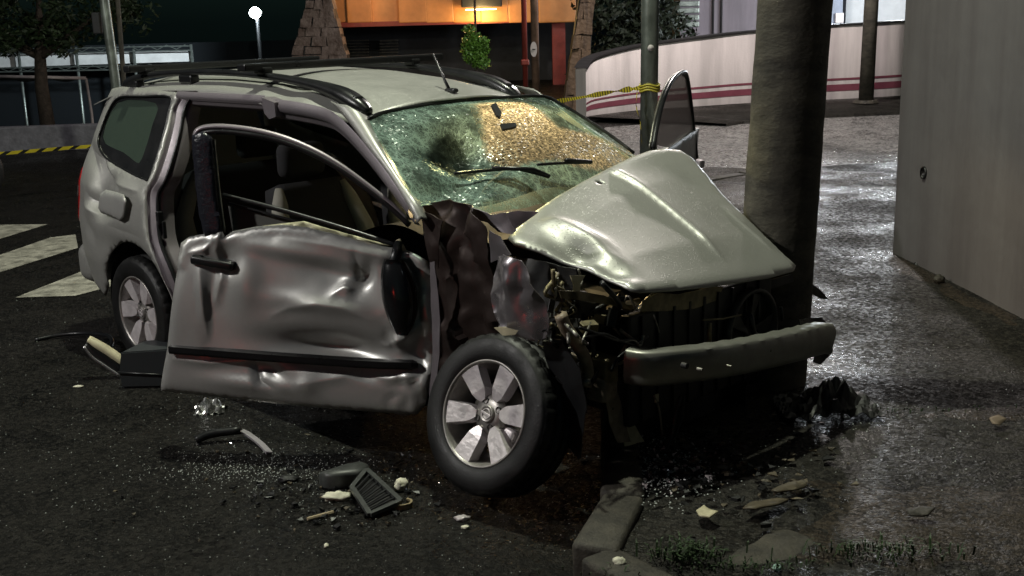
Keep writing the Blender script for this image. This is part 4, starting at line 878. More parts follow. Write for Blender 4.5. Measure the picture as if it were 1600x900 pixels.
# ---- wheels
def make_wheel():
    t = bpy.data.objects.new('wheel', None); C.objects.link(t); t.parent = car; t.empty_display_size = .1
    prof = [(.196, -.082), (.205, -.092), (.225, -.099), (.255, -.101), (.28, -.096), (.290, -.092), (.2915, -.0885), (.296, -.086), (.304, -.076), (.309, -.058), (.3095, -.034), (.301, -.032), (.301, -.024), (.311, -.022), (.3115, .0), (.311, .022), (.301, .024), (.301, .032), (.3095, .034), (.309, .058), (.300, .08), (.28, .095), (.25, .1), (.21, .092), (.196, .08)]
    def fn(i, j, r, h):
        if 8 <= j <= 10 or 18 <= j <= 19:
            if i % 4 == 0: r -= .007
        if 13 <= j <= 15 and (i + 2) % 6 == 0: r -= .006
        return r, h
    V, F = lathe(prof, 144, fn=fn); ty = mesh('tyre', V, F, M_tyre, t, True)
    V, F = lathe([(.2, -.082), (.206, -.09), (.203, -.0945), (.197, -.093), (.192, -.082), (.186, -.06), (.178, -.02), (.172, .07), (.19, .082)], 72); rim = mesh('rim', V, F, M_alloyd, t, True)
    V, F = lathe([(.0001, -.064), (.03, -.064), (.046, -.062), (.07, -.055), (.078, -.04), (.07, -.02), (.0001, -.02)], 40); mesh('hub_face', V, F, M_alloyd, rim, True)
    for k in range(6):
        a = radians(90 - 8 + 60*k); d = Vector((cos(a), 0, sin(a))); e = Vector((-sin(a), 0, cos(a)))
        bm = bmesh.new(); L = [(.058, .012, -.066), (.080, .026, -.071), (.098, .032, -.075), (.15, .038, -.081), (.192, .044, -.085)]
        rows = []
        for r, wd_, h in L: rows.append([bm.verts.new(d*r + e*(s*wd_) + Vector((0, h + dh, 0))) for s, dh in ((-1.12, .045), (-1, .0), (1, .0), (1.12, .045))])
        for i in range(len(rows) - 1):
            for j in range(3): bm.faces.new((rows[i][j], rows[i][j+1], rows[i+1][j+1], rows[i+1][j]))
        bm.faces.new(rows[0]); bmesh.ops.bevel(bm, geom=[e_ for e_ in bm.edges if not e_.is_boundary and len(e_.link_faces) == 2 and e_.calc_face_angle(0) > .5], offset=.004, segments=2, affect='EDGES')
        bmobj('spoke', bm, M_alloy, rim, False)
    for k in range(4):
        a = radians(40 + 90*k); c = Vector((.053*cos(a), -.0625, .053*sin(a)))
        V, F = loft([[c + Vector((r*cos(2*pi*j/14), h, r*sin(2*pi*j/14))) for j in range(14)] for r, h in ((.0125, -.0035), (.0115, -.004), (.0105, .02), (.0001, .02))], True); ln = mesh('lug_hole', V, F, M_eng, rim, True)
    V, F = loft([[Vector((r*cos(2*pi*j/32), h, r*sin(2*pi*j/32))) for j in range(32)] for r, h in ((.033, -.06), (.033, -.071), (.030, -.074), (.027, -.072), (.0001, -.0725))], True); cap = mesh('centre_cap', V, F, M_alloyd, rim, True)
    V, F = lathe([(.0165, -.073), (.0175, -.0765), (.0205, -.0765), (.0215, -.073)], 32); G1 = (V, F)
    bm = bmesh.new(); addbox(bm, (0, -.0755, 0), (.05, .005, .009), None, .001); bmesh.ops.triangulate(bm, faces=bm.faces[:]); G2 = ([v.co.copy() for v in bm.verts], [tuple(v.index for v in f.verts) for f in bm.faces]) if bm.verts.index_update() is None else None; bm.free()
    V, F = join([G1, G2]); mesh('emblem', V, F, M_alloy, rim)
    V, F = lathe([(.05, -.005), (.128, -.005), (.128, .012), (.05, .012)], 40); mesh('brake_disc', V, F, M_metal, t, True)
    bm = bmesh.new(); addbox(bm, (.095, -.01, -.06), (.07, .05, .1), None, .012); bmobj('caliper', bm, M_alloy, t, True)
    return t
def copy_tree(o, parent):
    c = o.copy(); C.objects.link(c); c.parent = parent
    for ch in list(o.children): copy_tree(ch, c)
    return c
w0 = make_wheel(); HUB = Vector((2.68, -.775, .335))
# outer face looks to -y; the broken front wheel leans with its top inward
w0.location = onv(757, 657, -.85) + Vector((.0, .075, .0)); w0.rotation_euler = (radians(-21), radians(12), radians(-2)); w0['label'] = 'front wheel leaning inward on broken suspension'
for loc, rz, ry in (((-.02, -.735, .311), 0, 20), ((-.02, .735, .311), pi, 50), ((2.55, .72, .44), pi + .3, 0)):
    c = copy_tree(w0, car); c.location = loc; c.rotation_euler = (0, radians(ry), rz)
    if 'label' in c: del c['label']

# ---- bonnet, torn from its hinges and pushed askew
def hz_(u, v):
    wv = (v + .5) / 1.15; zn = .84 + (3.1 - u) * .27; zf = .738 + (3.1 - u) * .66
    return zn + (zf - zn) * wv
def onhood(x, y):
    d = ray(x, y); t = 4.5
    for _ in range(60):
        q = tocar(CAMP + d * t); t += (q.z - hz_(q.x, q.y)) / max(.3, -d.z + .5) * .6
    return tocar(CAMP + d * t)
hpx = [(795, 370), (812, 350), (840, 327), (870, 306), (910, 283), (950, 262), (985, 245), (1015, 234), (1040, 231), (1062, 233), (1080, 245), (1100, 268), (1130, 305), (1160, 335), (1195, 370), (1225, 398), (1241, 412), (1238, 420), (1200, 430), (1150, 438), (1090, 446), (1040, 451), (1000, 453), (985, 451), (965, 440), (935, 425), (900, 409), (870, 398), (845, 390), (820, 384), (804, 379)]
ho = [(q.x, q.y) for q in [onhood(x, y) for x, y in hpx]]
def H(x, y): q = onhood(x, y); return (q.x, q.y)
fold = [Vector(H(*p)) for p in ((870, 360), (925, 392), (955, 415), (985, 440))]
r1 = [Vector(H(*p)) for p in ((950, 268), (985, 290), (1040, 335), (1090, 378), (1136, 421))]; r2 = [Vector(H(*p)) for p in ((1120, 320), (1165, 360), (1214, 402))]
dcs = [Vector(H(905, 398)), Vector(H(945, 405)), Vector(H(965, 425))]
def pdist(a, b, P):
    d = 9; p = Vector((a, b)); s = 0
    for i in range(1, len(P)):
        ab = P[i] - P[i-1]; t = max(0, min(1, (p - P[i-1]).dot(ab) / ab.length_squared)); q = p - P[i-1] - ab * t
        if q.length < d: d = q.length; s = ab.x * (p.y - P[i-1].y) - ab.y * (p.x - P[i-1].x); tt = (i - 1 + t) / (len(P) - 1)
    return d, s, tt
def hpt(u, v, d):
    z = hz_(u, v) + .028 * sin(pi * min(1, max(0, (v + .55) / 1.2))) * min(1, d / .2)
    z -= .014 * exp(-d / .012)
    # swage lines: a crisp step down towards the centre of the bonnet
    dd, s, t = pdist(u, v, r1); am = .019 * sstep(0, .12, t) * (1 - sstep(.8, 1, t)); z += am * (exp(-(dd/.012)**2) * .5 + (1 if s > 0 else -1) * exp(-dd/.05) * .0) + am * (.5 * exp(-dd/.07) if s > 0 else .5 * exp(-dd/.01))
    dd, s, t = pdist(u, v, r2); am = .010 * sstep(0, .3, t) * (1 - sstep(.7, 1, t)); z += am * (exp(-dd/.06) if s > 0 else exp(-dd/.01))
    # buckled near edge
    dd, s, t = pdist(u, v, fold); z += .045 * exp(-(dd/.055)**2) * sin(pi * min(1, t*.75 + .2))
    z -= .05 * gs(u, v, dcs[0].x, dcs[0].y, .10, .06, .6) + .035 * gs(u, v, dcs[2].x, dcs[2].y - .02, .07, .05) 
    z += .0025 * nz(u, v, 0, 7) * exp(-((v + .45)/.2)**2) + .0012 * nz(u, v, 4, 4)
    return Vector((u, v, z))
nh = H(937, 292); hole = [(nh[0] + .013*cos(2*pi*k/14), nh[1] + .013*sin(2*pi*k/14)) for k in range(14)]
V, F = skin(ho, [hole], hpt, .02, [r1, r2, fold]); hood = solid(mesh('bonnet', V, F, M_paint_s, car, True), .010, 1); hood['label'] = 'buckled silver bonnet pushed up off its hinges'
V, F = skin([(nh[0] + .02*cos(2*pi*k/10), nh[1] + .02*sin(2*pi*k/10)) for k in range(10)], [], lambda a, b, d: hpt(a, b, .3) - Vector((0, 0, .02)), .02); mesh('washer_hole', V, F, M_eng, hood)
V, F = skin([(u * .94 + .165, v * .93) for u, v in ho], [], lambda u, v, d: hpt(u, v, .3) - Vector((0, 0, .03)), .06); mesh('bonnet_liner', V, F, M_eng, hood, True)

def crease(a, b, seed):
    h = 0
    for k, w_ in ((.55, 1.0), (1.3, .55), (2.7, .22)):
        p = Vector((a*k + .25*noise.noise(Vector((a, b, seed))), b*k, seed*3.7)); ds, ps = noise.voronoi(p); c = ps[0]; dr_ = noise.cell_vector(c * 7.3)
        h += w_ * ((p - c).x * (dr_.x - .5) + (p - c).y * (dr_.y - .5) + (dr_.z - .5) * .5) * min(1, (ds[1] - ds[0]) * 3.5) * 2.2
    return h
# ---- front door hanging half open
D0 = Vector((-.41, 4.53, .22)); D1 = Vector((-1.553, 4.80, .27)); D2 = Vector((-1.389, 4.86, .93))
ds_ = (D1 - D0).normalized(); dup = (D2 - D1); dn = ds_.cross(dup).normalized(); dn = dn if dn.y < 0 else -dn; dup = dn.cross(ds_).normalized(); dup = dup if dup.z > 0 else -dup
def D2d(x, y): q = onplane(x, y, D0, dn) - D0; return (q.dot(ds_), q.dot(dup))
def dW(a, b, h=0): return tocar(D0 + ds_ * a + dup * b + dn * h)
dpx = [(284, 380), (296, 371), (330, 364), (347, 361), (352, 370), (365, 362), (400, 355), (440, 352), (480, 356), (520, 366), (560, 376), (600, 386), (632, 391), (650, 398), (668, 408), (679, 425), (681, 470), (680, 520), (678, 560), (671, 600), (663, 632), (650, 648), (600, 645), (520, 639), (430, 631), (340, 621), (248, 611), (254, 580), (262, 545), (268, 500), (276, 440)]
do = [D2d(x, y) for x, y in dpx]
K = {n: D2d(*p) for n, p in dict(mid=(500, 440), low=(510, 520), hand=(350, 410), vert=(322, 470), rearl=(300, 470), knot=(525, 470), fr=(650, 560), frt=(640, 450), ridge=(500, 476), rl=(330, 500), lowc=(420, 585), lowr=(560, 590), b1=(345, 372)).items()}
def DP(*P): return [Vector(D2d(*q)) for q in P]
C2 = DP((392, 545), (405, 512), (428, 492), (455, 480), (500, 474), (540, 480), (580, 500), (625, 522), (662, 540))
HOLLOW = [tuple(q) for q in C2 + DP((662, 566), (520, 556), (392, 548))]
CRS = [(C2[2:7], .007, .022), (DP((348, 358), (338, 392), (350, 432), (340, 470)), .016, .03), (DP((316, 420), (322, 470), (327, 525)), .012, .025), (DP((520, 462), (540, 448), (560, 452)), .016, .03), (DP((556, 400), (566, 440), (578, 425)), -.018, .03),
       (DP((398, 566), (408, 596), (432, 606)), -.022, .03), (DP((575, 586), (610, 592), (650, 586)), .014, .03), (DP((440, 372), (520, 384), (600, 402), (650, 412)), .012, .035), (DP((600, 540), (635, 528), (662, 500)), .018, .03),
       (DP((300, 395), (322, 390), (340, 372)), .012, .02), (DP((640, 415), (652, 450), (660, 520)), -.02, .03), (DP((275, 560), (330, 566), (395, 562)), .008, .02), (DP((470, 600), (540, 588), (580, 600)), .008, .03)]
def ddent(a, b):
    h = .018 * sin(pi * min(1, max(0, b / .72)))
    h -= .03 * gs(a, b, *D2d(520, 425), .16, .06, .2)
    h += .02 * gs(a, b, *D2d(470, 395), .3, .035, .12)
    x0 = D2d(325, 470)[0] + .02 * nz(b, 0, 3, 5); h -= .022 * (1 / (1 + exp((a - x0) / .010)) - .5) * gs(a, b, x0, K['vert'][1], .4, .19)   # vertical crease
    h -= .03 * gs(a, b, *D2d(352, 408), .055, .05)
    h += .022 * gs(a, b, *D2d(385, 440), .07, .12, 0)
    h -= .028 * gs(a, b, *D2d(570, 430), .03, .06, .5) ; h += .012 * gs(a, b, *D2d(545, 452), .025, .04)
    h -= .05 * gs(a, b, *D2d(655, 545), .05, .09) ; h -= .03 * gs(a, b, *D2d(640, 420), .09, .05)
    h -= .03 * gs(a, b, *D2d(420, 575), .06, .03, .4) - .02 * gs(a, b, *D2d(400, 600), .2, .03)
    h += .012 * gs(a, b, *D2d(480, 600), .05, .05) - .02 * gs(a, b, *D2d(580, 585), .1, .035)
    n1 = noise.noise(Vector((a*6, b*6, 1))); h += .0015 * (abs(n1) - .2) + .0004 * nz(a, b, 7, 14)
    p_ = (a, b)
    h -= .10 * gs(a, b, *D2d(520, 545), .25, .062, .02); h += .022 * gs(a, b, *D2d(500, 474), .2, .04, .05)
    for P_, A_, w_ in CRS:
        dd = pdist(a, b, P_)
        h += A_ * max(0, 1 - dd[0] / w_) * sin(pi * (.12 + .76*dd[2]))
    fr = sstep(.22, .0, a); h += fr * .035 * crease(a*9, b*9, 3)
    return h
def dpt(a, b, d): return dW(a, b, ddent(a, b) - .02 * exp(-d/.012) + (.012 * sstep(.05, 0, d) if b > .55 else 0))
V, F = skin(do, [], dpt, .018, [c_[0] for c_ in CRS]); dr = bpy.data.objects.new('front_door', None); C.objects.link(dr); dr.parent = car; dr['label'] = 'crumpled front door hanging half open'
solid(mesh('door_skin', V, F, M_paint_d, dr, True), .004, 1 if False else -1)
V, F = skin([(a*.96 + .02, b*.95 + .015) for a, b in do], [], lambda a, b, d: dW(a, b, min(-.05, ddent(a, b) - .05)), .07); mesh('door_inner', V, F, M_eng, dr, True)
edge = [do[i] for i in list(range(26, 31)) + [0]]; V, F = loft([[dW(a, b, -.012) for a, b in edge], [dW(a - .01, b, -.055) for a, b in edge], [dW(a - .02, b, -.10) for a, b in edge]]); mesh('door_edge', V, F, M_paint_in, dr, True)
def dline(px, h, n=5): return spline([dW(*D2d(x, y), h) for x, y in px], n)
tube('rubbing_strip', [dW(*D2d(x, y), h_) for x, y, h_ in ((268, 542, .012), (272, 542.5, .026), (330, 547, .03), (420, 554, .032), (520, 561, .03), (600, 566, .026), (645, 568, .012), (652, 569, .0))], [.006] + [.021] * 5 + [.02, .012], M_trim, dr, 8, False, [(-1, -.5), (-.75, -1), (.75, -1), (1, -.5), (1, .6), (-1, .6)])
top = [(304, 232), (303, 214), (308, 203), (325, 198), (355, 198), (400, 204), (445, 216), (490, 235), (530, 258), (570, 287), (610, 319), (636, 344)]
tube('window_frame', dline(top, -.01), .008, M_paint_in, dr, sq=[(-1.1, -1), (.9, -1), (1.1, .4), (.4, 1.2), (-.8, 1.2)]); tube('frame_seal', dline([(x + 3, y + 8) for x, y in top], -.008), .013, M_trim, dr, 6)
V, F = skin([D2d(x, y) for x, y in [(303, 213), (318, 208), (330, 215), (335, 270), (341, 330), (347, 364), (322, 367), (314, 330), (307, 270)]], [], lambda a, b, d: dW(a, b, -.004 - .006*exp(-d/.008) + .003*nz(a, b, 0, 30)), .02); solid(mesh('sash_panel', V, F, mat('satin_black', (.02, .021, .028), .25, bump=.4, bscale=60), dr, True), .02)
tube('glass_channel', dline([(331, 218), (336, 270), (342, 320), (348, 364)], -.02), .006, M_metal, dr, 6)
tube('belt_seal', dline([(338, 305), (420, 326), (520, 355), (622, 388)], -.06), .011, M_trim, dr, 6); tube('belt_rail', dline([(345, 318), (420, 338), (520, 366), (600, 387)], -.07), .006, M_trim, dr, 6)
V, F = skin([D2d(x, y) for x, y in [(342, 322), (420, 341), (520, 369), (600, 388), (520, 380), (440, 366), (350, 368)]], [], lambda a, b, d: dW(a, b, -.085), .05); mesh('door_card', V, F, mat('door_card_grey', (.10, .10, .09), .8), dr)
V, F = skin([D2d(x, y) for x, y in [(405, 353), (470, 346), (540, 366), (610, 385), (560, 380), (500, 368), (470, 362), (440, 356)]], [], lambda a, b, d: dW(a, b, -.03 + .012*nz(a, b, 0, 20)), .02); solid(mesh('torn_top_edge', V, F, mat('raw_edge', (.42, .40, .26), .45, .3, var=.3), dr, True), .004)
bm = bmesh.new(); hc = dW(*D2d(337, 410), .035); ax = (dW(*D2d(370, 415), .035) - dW(*D2d(305, 403), .035)); rot = ax.to_track_quat('X', 'Z').to_matrix()
addbox(bm, hc, (ax.length, .026, .034), rot, .010, 3); hd = bmobj('door_handle', bm, M_trim, dr, True)
for q_, w_ in (((312, 405), .05), ((362, 414), .04)): box('handle_mount', dW(*D2d(*q_), .02), (w_, .04, .043), M_trim, hd, rot, .01, 3, True)
V, F = skin([(lambda c: (c[0] + .055*cos(k*pi/10), c[1] + .042*sin(k*pi/10)))(D2d(343, 413)) for k in range(20)], [], lambda a, b, d: dW(a, b, ddent(a, b) + .004 - .5*min(.03, d)), .015); mesh('handle_cup', V, F, M_paint_d, hd, True)
# door mirror hanging from its wiring
mc = D2d(626, 462); R_ = []
for i in range(15):
    t = i / 14; y = 404 + 117 * t; xc = 622 + 12*t + 3*sin(t*3); wx = 28 * sin(pi * min(.97, .12 + .84*t)) ** .6; dp = .055 * sin(pi * min(.97, .1 + .85*t)) ** .6
    c = D2d(xc, y); hw = (D2d(xc - wx, y)[0] - D2d(xc + wx, y)[0]) / 2
    R_.append([dW(c[0] + hw*cos(2*pi*k/20), c[1], .05 + dp*sin(2*pi*k/20)) for k in range(20)])
V, F = loft(R_, True); F += [tuple(range(20)), tuple(range(14*20 + 19, 14*20 - 1, -1))]; mi = mesh('door_mirror', V, F, mat('mirror_gloss', (.010, .010, .011), .16, coat=.4, rvar=.06, vscale=9), dr, True)
tube('mirror_mount', [dW(*D2d(622, 380), -.01), dW(*D2d(622, 395), .02), dW(*D2d(620, 415), .05)], [.02, .022, .026], M_trim, mi, 10); tube('mirror_bracket', [dW(*D2d(620, 376), -.01), dW(*D2d(630, 392), .0)], .014, M_cere, mi, 8)

# ---- far front door swung wide open
hg = tocar(onz(1018, 236, 1.0)); hg = Vector((1.98, .80, 0)); th = radians(62); fd = Vector((-cos(th), sin(th), 0))
pW, nW = toworld(hg), (CF * fd.x + CL * fd.y).cross(Vector((0, 0, 1)))
def F2(x, y): q = onplane(x, y, pW, nW); return ((tocar(q) - hg).dot(fd), q.z)
def fW(a, b, h=0): return hg + fd * a + Vector((0, 0, b)) + Vector((-fd.y, fd.x, 0)) * h
ff_ = bpy.data.objects.new('front_door', None); C.objects.link(ff_); ff_.parent = car; ff_['label'] = 'far front door swung wide open'
gpx = [F2(x, y) for x, y in [(1022, 226), (1030, 185), (1042, 145), (1055, 124), (1066, 116), (1072, 124), (1079, 170), (1086, 240)]]
V, F = skin(gpx, [], lambda a, b, d: fW(a, b), .06); mesh('door_glass', V, F, M_glass_far, ff_, True)
fp = [fW(*F2(x, y)) for x, y in [(1020, 232), (1028, 186), (1040, 145), (1053, 122), (1066, 113), (1073, 120), (1080, 170), (1088, 246)]]; tube('window_frame', spline(fp, 4), .017, M_trim, ff_, 8); tube('frame_edge', [p + Vector((-.01, -.02, .004)) for p in spline(fp[:6], 4)], .007, M_metal, ff_, 6)
a1 = F2(1088, 250)[0]; V, F = skin([(0, .32), (a1, .32), (a1 + .02, .97), (.02, .98)], [], lambda a, b, d: fW(a, b, .03*sin(b*3)), .08); solid(mesh('door_skin', V, F, M_paint_s, ff_, True), .05, 0)
bm = bmesh.new(); addbox(bm, fW(*F2(1092, 256)) + Vector((0, 0, 0)), (.07, .07, .06), None, .012); bmobj('door_corner', bm, M_alloy, ff_)

# ---- torn front corner: hinge pillar, crumpled wing, radiator support, beam, hoses
def crum(name, px, u=None, v=None, m=M_redshade, amp=.03, sc=9, step=.022, th_=.004, seed=0, par=car):
    P3 = [onv(x, y, v) if v is not None else onu(x, y, u) for x, y in px]
    P = [(p.x, p.z) for p in P3] if v is not None else [(p.y, p.z) for p in P3]
    def fn(a, b, d):
        h = amp * crease(a*sc, b*sc*.7, seed)
        return (a, v - h, b) if v is not None else (u + h, a, b)
    V, F = skin(P, [], fn, step); o = solid(mesh(name, V, F, m, par, True), th_, 0); e_ = o.modifiers.new('e', 'EDGE_SPLIT'); e_.split_angle = radians(38); return o
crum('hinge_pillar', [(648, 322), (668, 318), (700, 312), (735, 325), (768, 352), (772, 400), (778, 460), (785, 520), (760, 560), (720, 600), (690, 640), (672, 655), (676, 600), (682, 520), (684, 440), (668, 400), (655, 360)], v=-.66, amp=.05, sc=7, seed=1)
crum('pillar_flange', [(672, 410), (680, 408), (688, 500), (686, 560), (680, 650), (668, 660), (676, 560)], v=-.74, m=M_paint_in, amp=.01, seed=2)
crum('torn_bracket', [(660, 330), (672, 334), (690, 345), (682, 420), (672, 412), (664, 370)], v=-.72, m=M_redshade, amp=.02, seed=9)
crum('cowl_remnant', [(690, 312), (735, 322), (770, 335), (815, 328), (838, 332), (800, 366), (782, 362), (762, 348), (730, 340), (700, 330)], v=-.60, m=M_paint_in, amp=.04, sc=10, seed=3)
crum('crumpled_wing', [(768, 404), (785, 398), (800, 402), (815, 408), (828, 432), (840, 462), (850, 500), (848, 530), (832, 534), (800, 522), (778, 506), (768, 470), (763, 435)], v=-.80, m=M_crump, amp=.055, sc=9, seed=5)['label'] = 'crumpled bare piece of front wing'
crum('wing_tab', [(766, 360), (780, 370), (800, 398), (786, 402), (768, 410), (764, 380)], v=-.74, m=M_crump, amp=.02, seed=6)
crum('wing_scrap', [(772, 512), (790, 510), (812, 516), (808, 522), (786, 524)], v=-.84, m=M_cere, amp=.012, seed=7)
crum('inner_arch', [(790, 400), (830, 405), (900, 420), (910, 520), (905, 640), (860, 640), (850, 560), (800, 520)], v=-.56, m=M_eng, amp=.04, seed=8)
crum('arch_liner', [(846, 520), (880, 540), (905, 580), (915, 640), (905, 720), (880, 690), (870, 620), (852, 560)], v=-.72, m=M_trim, amp=.02, sc=5, seed=10)
# inner engine bay: radiator pack, engine lump, battery box
def onbay(name, c, s, m, bev=.015, rot=None): bm = bmesh.new(); addbox(bm, c, s, rot, bev, 2); return bmobj(name, bm, m, car)
onbay('engine_block', (2.68, .05, .55), (.42, .75, .4), M_eng, .05)
onbay('cylinder_head', (2.66, .08, .78), (.3, .5, .1), M_eng, .03)
onbay('battery', (2.66, -.42, .66), (.22, .18, .2), M_trim)
rd = onbay('radiator', (3.03, .06, .50), (.05, .98, .44), M_eng, .01)
V, F = lathe([(.17, -.02), (.185, -.02), (.185, .02), (.17, .02), (.17, -.02)], 36); fan = mesh('fan_shroud', [Vector((v.y + 3.075, v.x + .36, v.z + .50)) for v in V], F, mat('shroud_grey', (.03, .03, .03), .4), car, True)
for k in range(5): a = k*1.257; mesh('fan_blade', [Vector((3.07, .36 + .03*cos(a), .5 + .03*sin(a))), Vector((3.07, .36 + .165*cos(a-.2), .5 + .165*sin(a-.2))), Vector((3.085, .36 + .165*cos(a+.3), .5 + .165*sin(a+.3))), Vector((3.085, .36 + .03*cos(a+.9), .5 + .03*sin(a+.9)))], [(0, 1, 2, 3)], MATS['shroud_grey'], fan)
for (pts, m_, r_) in (([(1108, 505), (1108, 540)], M_gold, .010), ([(1098, 500), (1130, 498), (1158, 492)], M_gold, .004), ([(1022, 492), (1030, 520)], M_metal, .003), ([(1220, 480), (1222, 500)], M_trim, .008), ([(1172, 490), (1178, 520), (1190, 530)], M_trim, .012)):
    tube('bay_rod', [onu(x, y, 3.10) for x, y in pts], r_, m_, car, 8)
crum('upper_tie_bar', [(873, 454), (905, 455), (945, 462), (975, 472), (985, 484), (950, 476), (900, 468), (876, 466)], u=3.02, m=M_gold, amp=.02, sc=12, seed=12)
crum('tie_bar_panel', [(1002, 470), (1025, 458), (1060, 460), (1095, 452), (1112, 448), (1130, 450), (1120, 470), (1085, 482), (1040, 486), (1000, 486)], u=3.06, m=M_gold, amp=.012, sc=6, seed=13)
crum('headlamp_hole', [(880, 470), (950, 478), (1010, 490), (1020, 520), (1010, 550), (960, 560), (900, 540), (885, 500)], u=2.85, m=M_eng, amp=.03, seed=14)
crum('filler_neck', [(890, 430), (914, 430), (906, 442), (903, 458), (893, 456), (894, 444)], u=2.92, m=M_cere, amp=.01, seed=15)
tube('radiator_hose', spline([onu(x, y, 3.0) for x, y in ((876, 492), (884, 512), (898, 532), (912, 556), (918, 580), (914, 604))], 5), .024, M_hose, car, 14)
tube('hose_clamp', [onu(914, 590, 3.0), onu(914, 600, 3.0)], .028, M_metal, car, 14)
for k in range(16):
    x0, y0 = random.uniform(850, 905), random.uniform(420, 520); P = [onu(x0 + random.uniform(-18, 22)*i*.5, y0 + 14*i + random.uniform(-8, 8), 2.86 + random.uniform(0, .1)) for i in range(4)]
    tube('wire', spline(P, 4), random.choice((.003, .005, .008)), random.choice((M_trim, M_eng, M_gold, M_metal)), car, 6)
for k in range(12):
    c = onu(random.uniform(855, 900), random.uniform(440, 540), 2.85 + random.uniform(0, .12)); R3 = Matrix.Rotation(random.uniform(0, 6), 3, Vector((random.random(), random.random(), random.random() + .1)))
    onbay('mangled_bracket', c, (random.uniform(.02, .06), random.uniform(.004, .012), random.uniform(.02, .05)), random.choice((M_gold, M_eng, M_metal)), .002, R3)
for P in ([(905, 512), (930, 520), (965, 532), (990, 530)], [(915, 528), (945, 522), (975, 535), (1010, 545)], [(955, 580), (965, 560), (985, 545), (1003, 532), (1012, 525)], [(1005, 524), (1000, 540), (990, 532), (975, 534)]):
    tube('loom', spline([onu(x, y, 3.08) for x, y in P], 5), .006, M_metal if P[0][0] == 1005 else M_trim, car, 6)
onbay('crash_can', (2.9, -.50, .52), (.26, .08, .11), M_gold, .012); onbay('chassis_leg', (2.75, -.46, .42), (.55, .09, .13), M_eng, .012); onbay('chassis_leg', (2.75, .46, .42), (.55, .09, .13), M_eng, .012)
for k in range(34):
    c = onu(random.uniform(872, 1015), random.uniform(462, 600), 2.9 + random.uniform(0, .14)); R3 = Matrix.Rotation(random.uniform(0, 6), 3, Vector((random.random(), random.random(), random.random() + .1)))
    if k % 3: onbay('torn_part', c, (random.uniform(.02, .09), random.uniform(.006, .04), random.uniform(.02, .08)), random.choice((M_eng, M_trim, M_eng, M_gold)), .003, R3)
    else: tube('torn_pipe', spline([c + Vector((random.uniform(-.08, .08), random.uniform(-.1, .1), random.uniform(-.08, .08))) for _ in range(4)], 4), random.uniform(.004, .011), random.choice((M_trim, M_metal, M_hose)), car, 8)
for k in range(9): box('radiator_rib', (3.06, -.36 + k*.1, .50), (.012, .012, .42), M_eng, rd)
crum('slam_panel', [(1115, 448), (1180, 442), (1238, 428), (1240, 440), (1180, 458), (1118, 466)], u=3.04, m=M_eng, amp=.012, sc=7, seed=24)
crum('headlamp_bracket', [(905, 470), (935, 474), (955, 490), (985, 494), (1005, 505), (995, 516), (960, 506), (930, 496), (910, 488)], u=2.96, m=M_eng, amp=.03, sc=14, seed=25)
box('reservoir', onu(940, 605, 2.98), (.1, .09, .1), M_hose, car, None, .02, 3, True)
# bumper beam: pressed channel, ribbed top
bc = [Vector((3.10, -.50, .560)), Vector((3.17, -.475, .558)), Vector((3.225, -.38, .554)), Vector((3.28, -.2, .541)), Vector((3.31, 0, .525)), Vector((3.32, .25, .503)), Vector((3.31, .45, .482)), Vector((3.30, .60, .465))]
pf = [(-.065, .035), (-.058, .052), (-.04, .062), (.02, .066), (.032, .058), (.036, .03), (.037, -.03), (.03, -.058), (.02, -.066), (-.05, -.06), (-.065, -.045)]
path = spline(bc, 10); rows = []
for i, p in enumerate(path):
    T = (path[min(i+1, len(path)-1)] - path[max(i-1, 0)]).normalized(); n_ = Vector((T.y, -T.x, 0)).normalized(); up_ = n_.cross(T); up_ = up_ if up_.z > 0 else -up_
    e = .002 * sin(i * 1.35) if 25 < i < 66 else 0; ed_ = .012 * sstep(66, 71, i)
    rows.append([p + n_ * (a - ed_ * nz(i, k, 0, .9)) + up_ * (b + (e if 0 < k < 4 else 0) - ed_ * (1 + nz(i, k, 3, .9))) for k, (a, b) in enumerate(pf)])
V, F = loft(rows, True); F += [tuple(range(len(pf)))]; M_beam = paintmat('beam_paint', (.36, .36, .32), .6, .36, False, .2); bb = mesh('bumper_beam', V, F, M_beam, car, True)
md = bb.modifiers.new('s', 'EDGE_SPLIT'); md.split_angle = radians(50)
for x, y, r in ((1073, 572, .011), (1097, 578, .007), (1142, 573, .006), (1205, 548, .005)):
    c = onu(x, y, 3.352); V, F = loft([[c + Vector((h, r_*cos(2*pi*k/14), r_*sin(2*pi*k/14))) for k in range(14)] for r_, h in ((r, -.02), (r, .002), (r*.01, .003))], True); mesh('bolt_hole', V, F, M_eng if r > .01 else M_metal, bb)
# lower hanging pieces under the beam
crum('lower_bracket', [(944, 610), (962, 612), (972, 640), (985, 690), (965, 692), (952, 660)], u=3.02, m=M_hose, amp=.012, seed=20)
crum('splash_shield', [(966, 640), (990, 662), (1008, 690), (975, 697)], u=3.0, m=M_cere, amp=.01, seed=21)
tube('hanging_wire', spline([onu(x, y, 3.2) for x, y in ((1063, 618), (1055, 650), (1050, 680), (1040, 705))], 5), .006, M_trim, car, 8); tube('hanging_wire', spline([onu(x, y, 3.2) for x, y in ((1068, 620), (1066, 650), (1052, 690))], 5), .005, M_trim, car, 8); tube('hanging_wire', spline([onu(x, y, 3.15) for x, y in ((1022, 618), (1030, 640), (1035, 680))], 5), .004, M_metal, car, 8)
box('bracket_tab', onu(1026, 622, 3.15), (.006, .02, .03), M_cere, car)
crum('shade_apron', [(960, 620), (1040, 615), (1240, 590), (1248, 640), (1235, 690), (1100, 712), (985, 720), (950, 690)], u=2.92, m=M_eng, amp=.04, sc=4, step=.05, seed=22)  # black sheet added to fill the shadow under the beam
